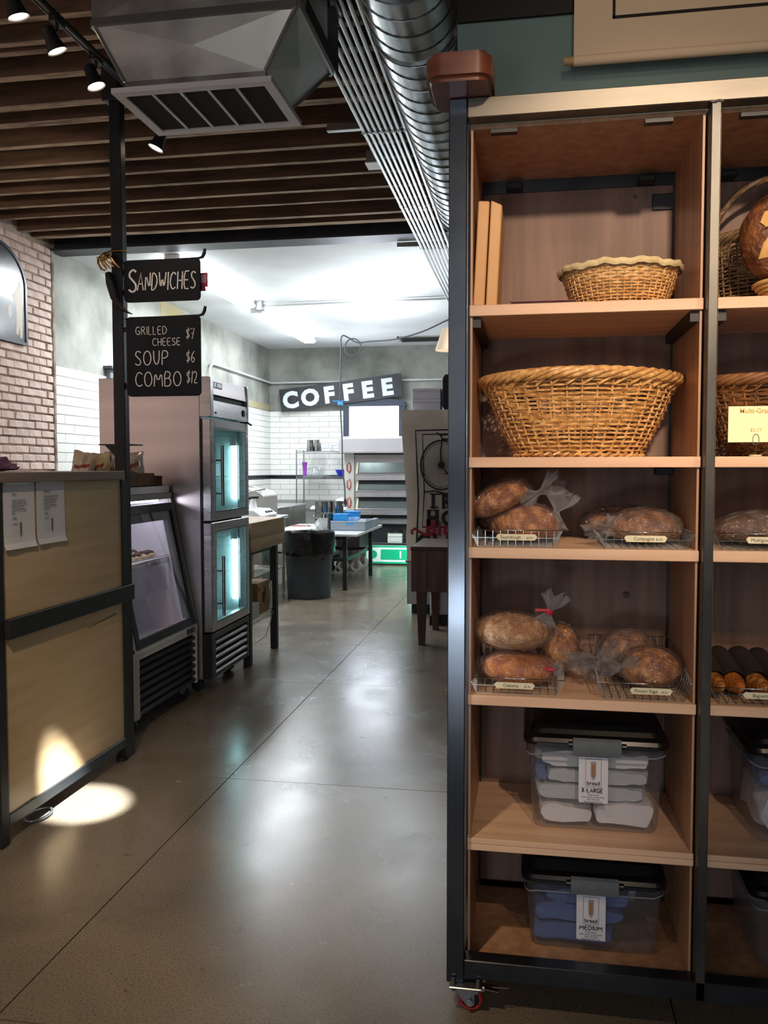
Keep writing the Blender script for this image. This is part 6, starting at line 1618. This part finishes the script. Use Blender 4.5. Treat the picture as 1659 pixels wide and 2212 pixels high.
for k, (z0, z1) in enumerate(zdk):
    d = emit('oven_door', G().hexa([(-2.66, Y0 - .005, z0 + .02), (-1.15, Y0 - .005, z0 + .02), (-1.15, Y0 + .02, z0 + .02), (-2.66, Y0 + .02, z0 + .02), (-2.66, Y0 + .03, z1), (-1.15, Y0 + .03, z1), (-1.15, Y0 + .05, z1), (-2.66, Y0 + .05, z1)]), M('oven door glass', '7e8a88', .15, .6) if k == 0 else bpy.data.materials['oven door glass'], ov)
    emit('door_sill', G().box(-2.69, -1.1, Y0 - .07, Y0, z0 - .095, z0 - .01).box(-2.69, -1.1, Y0 - .085, Y0 - .06, z0 - .012, z0 + .006), stainless, d, bevel=.004)
    emit('dark_gap', G().box(-2.67, -1.12, Y0 - .01, Y0 + .019, z0 - .15, z0 - .10), blackm, d)
    emit('hinge_arm', G().bar((-2.68, Y0 - .02, z0 + .0), (-2.66, Y0 - .01, z1 - .06), .03, .02), M('ivory hinge arm', 'd8d2b4', .5) if k == 0 else bpy.data.materials['ivory hinge arm'], d)
    emit('damper_lever', G().tube([(-2.79, Y0 - .02, z0 + .02), (-2.83, Y0 - .03, z0 + .06), (-2.83, Y0 - .03, z0 + .15), (-2.79, Y0 - .02, z0 + .18), (-2.77, Y0 - .02, z0 + .12), (-2.78, Y0 - .02, z0 + .04)], .009, 6, closed=True), M('red lever ring', 'a8473a', .4) if k == 0 else bpy.data.materials['red lever ring'], ov, smooth=True)
emit('base_recess', G().box(-2.72, -1.1, Y0 + .1, Y1 - .05, .33, .62), M('dark oven base', '2c2e31', .5, .4), ov)
emit('base_shelf', G().box(-2.78, -1.08, Y0 - .02, Y1 - .02, .30, .33), M('blue grey shelf', '4e545c', .35, .6), ov, bevel=.004)
for x_ in (-2.80, -1.12):
    for y_ in (Y0 + .04, Y1 - .08):
        emit('leg', G().box(x_, x_ + .06, y_, y_ + .06, 0, .62), blk_dull, ov)
# stack of papers on the oven's lower shelf
for k in range(10):
    z_ = .3305 + k * .0165; dx = .004 * math.sin(k * 2.1)
    solo('binder', G().box(-2.19 + dx, -1.965 + dx, 13.14, 13.42, z_, z_ + .0155), M('binder %d' % k, ['d8d4c4', 'b9bab4', 'e6e6e2', 'c9c9c0', 'e0dfdb', 'a9adb0', 'd0d0c8', 'e8e6e0', 'c2c0b8', '33312f'][k], .7),
         ('flat folder in the pile under the oven, %s from the bottom' % ['first', 'second', 'third', 'fourth', 'fifth', 'sixth', 'seventh', 'eighth', 'ninth', 'tenth'][k]) if k < 9 else 'black folder topping the pile on the shelf under the oven', 'folder', group='folders under the oven' if k < 9 else None)
solo('black_cloth', G().blob((-2.07, 13.25, .500), .10, .09, .03, 24, 12, fn=lambda d: 1 + .3 * noise.noise(d * 4), low=.1), blackm, 'crumpled black cloth on top of the folders under the oven', 'cloth', smooth=80)

# --- green and white sign on the floor
gs = thing('green_sign', 'green bordered white sign board standing on the floor below the oven', 'sign', (-1.7, 12.95, 0))
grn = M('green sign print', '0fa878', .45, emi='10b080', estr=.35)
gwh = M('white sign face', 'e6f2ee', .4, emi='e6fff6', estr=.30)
emit('board', G().box(-2.52, -.6, 12.94, 12.975, .028, .305), gwh, gs)
emit('border', G().box(-2.52, -.6, 12.935, 12.94, .028, .055).box(-2.52, -.6, 12.935, 12.94, .278, .305).box(-2.52, -2.49, 12.935, 12.94, .055, .278), grn, gs)
emit('dot', G().cyl((-2.385, 12.940, .168), (-2.385, 12.934, .168), .064, n=32), grn, gs)
emit('panel', G().box(-2.265, -.75, 12.935, 12.94, .088, .245), grn, gs)
emit('letter', G().box(-1.968, -1.945, 12.93, 12.935, .11, .22), gwh, gs)
emit('foot', G().box(-2.45, -2.40, 12.93, 13.02, 0, .028).box(-.75, -.70, 12.93, 13.02, 0, .028), blackm, gs)
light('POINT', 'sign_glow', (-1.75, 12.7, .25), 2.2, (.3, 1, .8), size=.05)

# --- COFFEE sign
cs = bpy.data.objects.new('coffee_sign', None); C.objects.link(cs); cs.location = (-3.205, 14.35, 2.775); cs.rotation_euler = (0, -.116, 0)
cs['label'] = 'tilted black board with big white letters spelling COFFEE above the window'; cs['category'] = 'sign'; WO['coffee_sign'] = Vector((0, 0, 0))
emit('board', G().box(-1.07, 1.07, -.01, .012, -.192, .192), M('black sign board', '23262c', .5, 0, var='2d3036', scale=6), cs, bevel=.003)
lw_ = M('white sign paint', 'dfe6ea', .5)
for ch_, x_ in zip('COFFEE', (-.885, -.535, -.20, .135, .47, .81)):
    o = text('letter', ch_, .37, (x_, -.0135, -.133), lw_, cs, 'CENTER', bold=.019, ext=.002, sx=1.04)
# --- hanging electrical cord
pts = [(-1.0, 12.0, 3.57), (-1.146, 12.0, 3.55), (-1.5, 12.0, 3.40), (-1.9, 12.0, 3.30), (-2.25, 12.0, 3.28), (-2.43, 12.0, 3.27), (-2.56, 12.0, 3.34), (-2.64, 12.0, 3.375), (-2.668, 12.0, 3.33), (-2.672, 12.0, 3.2), (-2.678, 12.0, 2.8), (-2.684, 12.0, 2.43), (-2.66, 12.0, 1.9), (-2.655, 12.0, 1.5), (-2.625, 12.0, 1.25), (-2.618, 12.0, 1.05)]
def smooth_path(P_, k=4):
    P_ = [Vector(p) for p in P_]; out = []
    for i in range(len(P_) - 1):
        p0, p1, p2, p3 = P_[max(i - 1, 0)], P_[i], P_[i + 1], P_[min(i + 2, len(P_) - 1)]
        for j in range(k):
            t = j / k
            out.append(.5 * ((2 * p1) + (p2 - p0) * t + (2 * p0 - 5 * p1 + 4 * p2 - p3) * t * t + (3 * p1 - p0 - 3 * p2 + p3) * t ** 3))
    out.append(P_[-1]); return out
t = thing('drop_cord', 'dark electrical cord looping down from the kitchen ceiling to the white table', 'cord', (-2.65, 12.0, .95))
cordm = M('dark cord', '3c4045', .6)
emit('cable', G().tube(smooth_path(pts, 5), .010, 8), cordm, t, smooth=True)
emit('loop', G().tube([(-2.50 + .115 * math.cos(a), 12.0 + .02 * math.sin(a), 3.205 + .125 * math.sin(a)) for a in [2 * PI * i / 36 for i in range(36)]], .009, 8, closed=True), cordm, t, smooth=True)
emit('plug', G().tube([(-2.618, 12, 1.06), (-2.618, 12, 1.0), (-2.618, 12, .94)], [.012, .024, .018], 10), blackm, t, smooth=True)
emit('connector', G().cyl((-2.618, 12, .94), (-2.618, 12, .895), .022, n=10), whitem, t)
emit('pigtail', G().tube([(-2.618, 12, .895), (-2.62, 12, .80), (-2.61, 12, .72)], .008, 6), cordm, t)
emit('blue_clip', G().box(-2.72, -2.65, 11.98, 12.02, 2.39, 2.44).box(-2.80, -2.60, 11.99, 12.0, 2.445, 2.455), blu, t, bevel=.006)

# --- cabinet draped with the bicycle banner, boxes and speaker on top
cbn = thing('tall_cabinet', 'tall pale cabinet behind the bicycle banner', 'cabinet', (-.7, 9.0, 0))
cw = M('pale grey cabinet', '9fa0a4', .5)
emit('carcass', G().box(-1.235, -.2, 8.66, 9.35, .10, 2.075), cw, cbn, bevel=.004)
emit('plinth', G().box(-1.20, -.25, 8.70, 9.30, 0, .10), blackm, cbn)
emit('side_edge', G().box(-1.243, -1.236, 8.66, 9.35, .10, 2.075), galv, cbn)
bx = M('lilac white card', 'd3d0de', .7)
for k, (z0, z1) in enumerate(((2.076, 2.192), (2.195, 2.305))):
    o = thing('flat_box', ['pale lilac flat box on the tall cabinet, lower of the two', 'pale lilac flat box on the tall cabinet, upper of the two'][k], 'box', (-1.04, 8.8, z0), 'flat boxes on the cabinet')
    emit('carton', G().box(-1.19, -.905, 8.68, 8.98, z0, z1 - .028), bx, o, bevel=.003)
    emit('lid', G().box(-1.193, -.902, 8.677, 8.983, z1 - .030, z1), bx, o, bevel=.003)
t = thing('loudspeaker', 'black angular loudspeaker on top of the tall cabinet', 'speaker', (-.75, 8.8, 2.076))
emit('cabinet', G().prism([(-.885, 2.12), (-.86, 2.078), (-.64, 2.078), (-.62, 2.12), (-.62, 2.39), (-.65, 2.44), (-.86, 2.44), (-.885, 2.40)], 'y', 8.68, 8.95), blackm, t, bevel=.004)
emit('grille', G().prism([(-.865, 2.13), (-.84, 2.10), (-.66, 2.10), (-.64, 2.13), (-.64, 2.38), (-.66, 2.42), (-.84, 2.42), (-.865, 2.39)], 'y', 8.672, 8.68), M('speaker cloth', '1c1d20', .9), t)
bb = thing('bicycle_banner', 'cream canvas banner painted with an old high-wheel bicycle and bold lettering', 'banner', (-.85, 8.6, .55))
cv = M('aged canvas', 'd6cdc0', .9, 0, var='c2b8aa', scale=2.5, bump=.15, bscale=150)
def cvf(u, v):
    z_ = .545 + (2.082 - .545) * v
    xl = -1.228 + (-1.300 + 1.228) * v + .03 * math.sin(PI * v) * (1 - v) - .02 * math.exp(-((v - .15) / .1) ** 2)
    x_ = xl + (-.25 - xl) * u
    y_ = 8.612 + .022 * math.sin(x_ * 9 + z_ * 2) * (1 - v * .6)
    return Vector((x_, y_, z_))
g = G().grid(cvf, 30, 30); n = len(g.v)
g.v += [v + Vector((0, .004, 0)) for v in g.v[:n]]; g.f += [[i + n for i in reversed(f)] for f in list(g.f)]
emit('canvas', g, cv, bb, smooth=60)
emit('bottom_rod', G().cyl((-1.25, 8.612, .548), (-.25, 8.612, .548), .012, n=10), M('rod wood', '8b7d72', .6), bb, smooth=True)
ip = M('black banner paint', '1a1a1f', .8); rp = M('red banner paint', '8e1f2c', .8)
yb_ = 8.58
def S_(pts, r_, mt, nm): return emit(nm, G().tube([(x_, yb_ + .022 * 0, z_) for x_, z_ in pts], r_, 4, upv=(0, 1, 0), flat=.25), mt, bb)
# double outline
S_([(-.25, 1.89), (-1.145, 1.872), (-1.115, 1.2), (-1.13, .78), (-1.15, .60)], .011, ip, 'painted_outline')
S_([(-.25, 1.85), (-1.075, 1.832), (-1.055, 1.25), (-1.075, .90), (-.25, .915)], .009, ip, 'painted_outline')
wx, wz, wr_ = -.885, 1.525, .205
S_([(wx + wr_ * math.cos(a), wz + wr_ * 1.2 * math.sin(a)) for a in [2 * PI * i / 48 for i in range(49)]], .012, ip, 'painted_wheel')
S_([(wx + (wr_ - .02) * math.cos(a), wz + (wr_ - .02) * 1.2 * math.sin(a)) for a in [2 * PI * i / 48 for i in range(49)]], .004, ip, 'painted_wheel')
g = G()
for i in range(40):
    a = 2 * PI * i / 40; g.tube([(wx + .02 * math.cos(a), yb_ + .004, wz + .02 * math.sin(a)), (wx + (wr_ - .02) * math.cos(a), yb_ + .004, wz + (wr_ - .02) * 1.2 * math.sin(a))], .0022, 4, upv=(0, 1, 0), flat=.4)
emit('painted_spokes', g, ip, bb)
emit('painted_hub', G().cyl((wx, yb_, wz), (wx, yb_ + .01, wz), .034, n=18), ip, bb)
S_([(wx, wz), (wx - .005, wz + .14), (wx + .01, wz + .27), (wx - .02, wz + .31)], .011, ip, 'painted_fork')
S_([(wx - .045, wz + .325), (wx - .01, wz + .30), (wx + .07, wz + .305), (wx + .09, wz + .28)], .010, ip, 'painted_handlebar')
S_([(wx - .0, wz + .26), (wx + .12, wz + .255), (wx + .24, wz + .20), (wx + .3, wz)], .013, ip, 'painted_frame')
S_([(wx, wz), (wx + .05, wz - .07), (wx + .08, wz - .08), (wx + .03, wz - .09)], .009, ip, 'painted_pedal')
S_([(-1.055, 1.255), (-.95, 1.265), (-.84, 1.24), (-.70, 1.215), (-.25, 1.22)], .011, ip, 'painted_ground')
def big(ch_, x_, z_, s_, mt, sx=.85):
    o = text('painted_letter', ch_, s_, (x_, yb_, z_), mt, bb, bold=.011, ext=.003, sx=sx)
for ch_, x_ in zip('IRON', (-.985, -.88, -.70, -.52)): big(ch_, x_, 1.095, .19, ip)
for ch_, x_ in zip('HORSE', (-1.03, -.88, -.69, -.53, -.38)): big(ch_, x_, .925, .20, ip)
for ch_, x_ in zip('CLASSIC', (-1.13, -.97, -.87, -.70, -.57, -.46, -.39)): big(ch_, x_, .665, .23, ip)
for ch_, x_, s_ in (('B', -1.04, .21), ('i', -.92, .19), ('c', -.86, .19), ('y', -.77, .19), ('c', -.67, .19), ('l', -.58, .19), ('e', -.53, .19)): big(ch_, x_, .825, s_, rp)
S_([(-1.175, .825), (-1.185, .86), (-1.15, .885), (-1.10, .85), (-1.03, .815), (-.97, .825)], .018, rp, 'painted_flourish')
for (x_, z_, w_) in ((-.985, 1.235, .045), (-.985, 1.10, .045), (-.925, 1.235, .03), (-.87, 1.10, .03), (-1.03, 1.07, .03), (-1.03, .93, .03), (-.965, 1.07, .03), (-.965, .93, .03)):
    S_([(x_ - w_ + .03, z_), (x_ + w_ + .03, z_)], .010, ip, 'painted_serif')

# --- old wood block table
wbm = wood('old dark block wood', '4d3325', '6d4a35', 'z', .6, bump=.2)
bkt = thing('block_table', 'old dark butcher block table with tapered legs in front of the bicycle banner', 'table', (-.55, 7.4, 0))
emit('top_slab', G().box(-.99, -.12, 7.10, 7.95, .805, .838), wood('worn block top', '4c3629', '3d2a20', 'x', .6), bkt, bevel=.004)
xs_ = [-.985, -.845, -.70, -.56, -.42, -.27, -.125]
for i in range(6):
    emit('stave', G().box(xs_[i] + .001, xs_[i + 1] - .001, 7.105, 7.945, .458, .805), wbm, bkt, bevel=.002)
for (x_, y_) in ((-.945, 7.13), (-.20, 7.13), (-.90, 7.80), (-.20, 7.80)):
    g = G().hexa([(x_ + .018, y_ + .012, 0), (x_ + .070, y_ + .012, 0), (x_ + .070, y_ + .07, 0), (x_ + .018, y_ + .07, 0), (x_, y_, .458), (x_ + .085, y_, .458), (x_ + .085, y_ + .085, .458), (x_, y_ + .085, .458)])
    emit('leg', g, wood('dark leg wood', '43281d', '59382a', 'z', .6) if 'dark leg wood' not in bpy.data.materials else bpy.data.materials['dark leg wood'], bkt, bevel=.002)
t = thing('white_tub', 'white plastic tub on a low dark stand beneath the block table', 'tub', (-.7, 8.2, .1))
emit('tub', G().box(-.935, -.5, 8.05, 8.50, .10, .33), M('white tub plastic', 'b4b3be', .45), t, bevel=.012)
emit('lid', G().box(-.95, -.485, 8.04, 8.51, .33, .35), bpy.data.materials['white tub plastic'], t, bevel=.004)
emit('stand', G().box(-.94, -.49, 8.06, 8.49, .0, .09), blackm, t)
# --- pendant lamp
lp = thing('pendant_lamp', 'pendant lamp with a tan cone shade half hidden by the shelf post', 'lamp', (-.895, 9.5, 2.79), local=True)
emit('lamp_shade', G().lathe([(.155, 0), (.075, .24), (.070, .24), (.150, .0)], n=32), M('tan linen shade', 'b59f86', .8, emi='c9a982', estr=.12), lp, smooth=50)
emit('cord', G().cyl((0, 0, .22), (0, 0, .78), .004, n=6), blackm, lp)
emit('socket', G().cyl((0, 0, .12), (0, 0, .25), .02, n=12).tube([(-.072, 0, .235), (.072, 0, .235)], .003, 4), blackm, lp)
emit('bulb', G().blob((0, 0, .09), .03, .03, .04, 14, 10), whitem, lp, smooth=80)

# --- arched picture on the brick wall
ap = thing('arched_picture', 'arched dark framed picture of a pale robed figure on the brick wall', 'picture', (-4.46, 6.64, 2.59))
poly = [(7.11, 2.595)] + [(6.64 + .47 * math.cos(a), 3.10 + .345 * math.sin(a)) for a in [PI * i / 24 for i in range(25)]] + [(6.17, 2.595)]
inn_ = [(6.64 + (a - 6.64) * .94, 3.0 + (b - 3.0) * .945) for a, b in poly]
n = len(poly); XF = -4.455
vs = [(XF, a, b) for a, b in poly] + [(XF, a, b) for a, b in inn_] + [(-4.487, a, b) for a, b in poly] + [(XF - .012, a, b) for a, b in inn_]
fs = []
for i in range(n):
    j = (i + 1) % n
    fs += [(i, j, n + j, n + i), (i, 2 * n + i, 2 * n + j, j), (n + i, n + j, 3 * n + j, 3 * n + i)]
emit('frame', G().add(vs, fs), M('dark slate frame', '34323c', .35, .2), ap, weld=True)
emit('print', G().prism(inn_, 'x', -4.482, XF - .010), M('dark blue grey print', '4d5058', .18, 0, var='66686e', scale=3, coat=.8), ap)
fig = M('cream figure print', 'b8a88e', .4)
yc = 6.985
body = [(yc - .02, 3.09), (yc + .03, 3.10), (yc + .055, 3.06), (yc + .07, 2.95), (yc + .06, 2.88), (yc + .055, 2.80), (yc + .06, 2.78), (yc + .05, 2.65), (yc + .02, 2.65), (yc + .01, 2.75), (yc - .005, 2.67), (yc - .04, 2.68), (yc - .03, 2.86), (yc - .05, 2.95), (yc - .10, 3.02), (yc - .06, 3.03)]
emit('figure', G().prism(body, 'x', XF - .0100, XF - .0094), fig, ap)
emit('figure_head', G().prism([(yc + .02 + .018 * math.cos(a), 3.118 + .026 * math.sin(a)) for a in [2 * PI * i / 14 for i in range(14)]], 'x', XF - .0100, XF - .0094), fig, ap)
emit('second_figure', G().prism([(6.86 + .03 * math.cos(a), 2.86 + .06 * math.sin(a)) for a in [2 * PI * i / 14 for i in range(14)]], 'x', XF - .0100, XF - .0094), fig, ap)
# --- floor drain debris speck
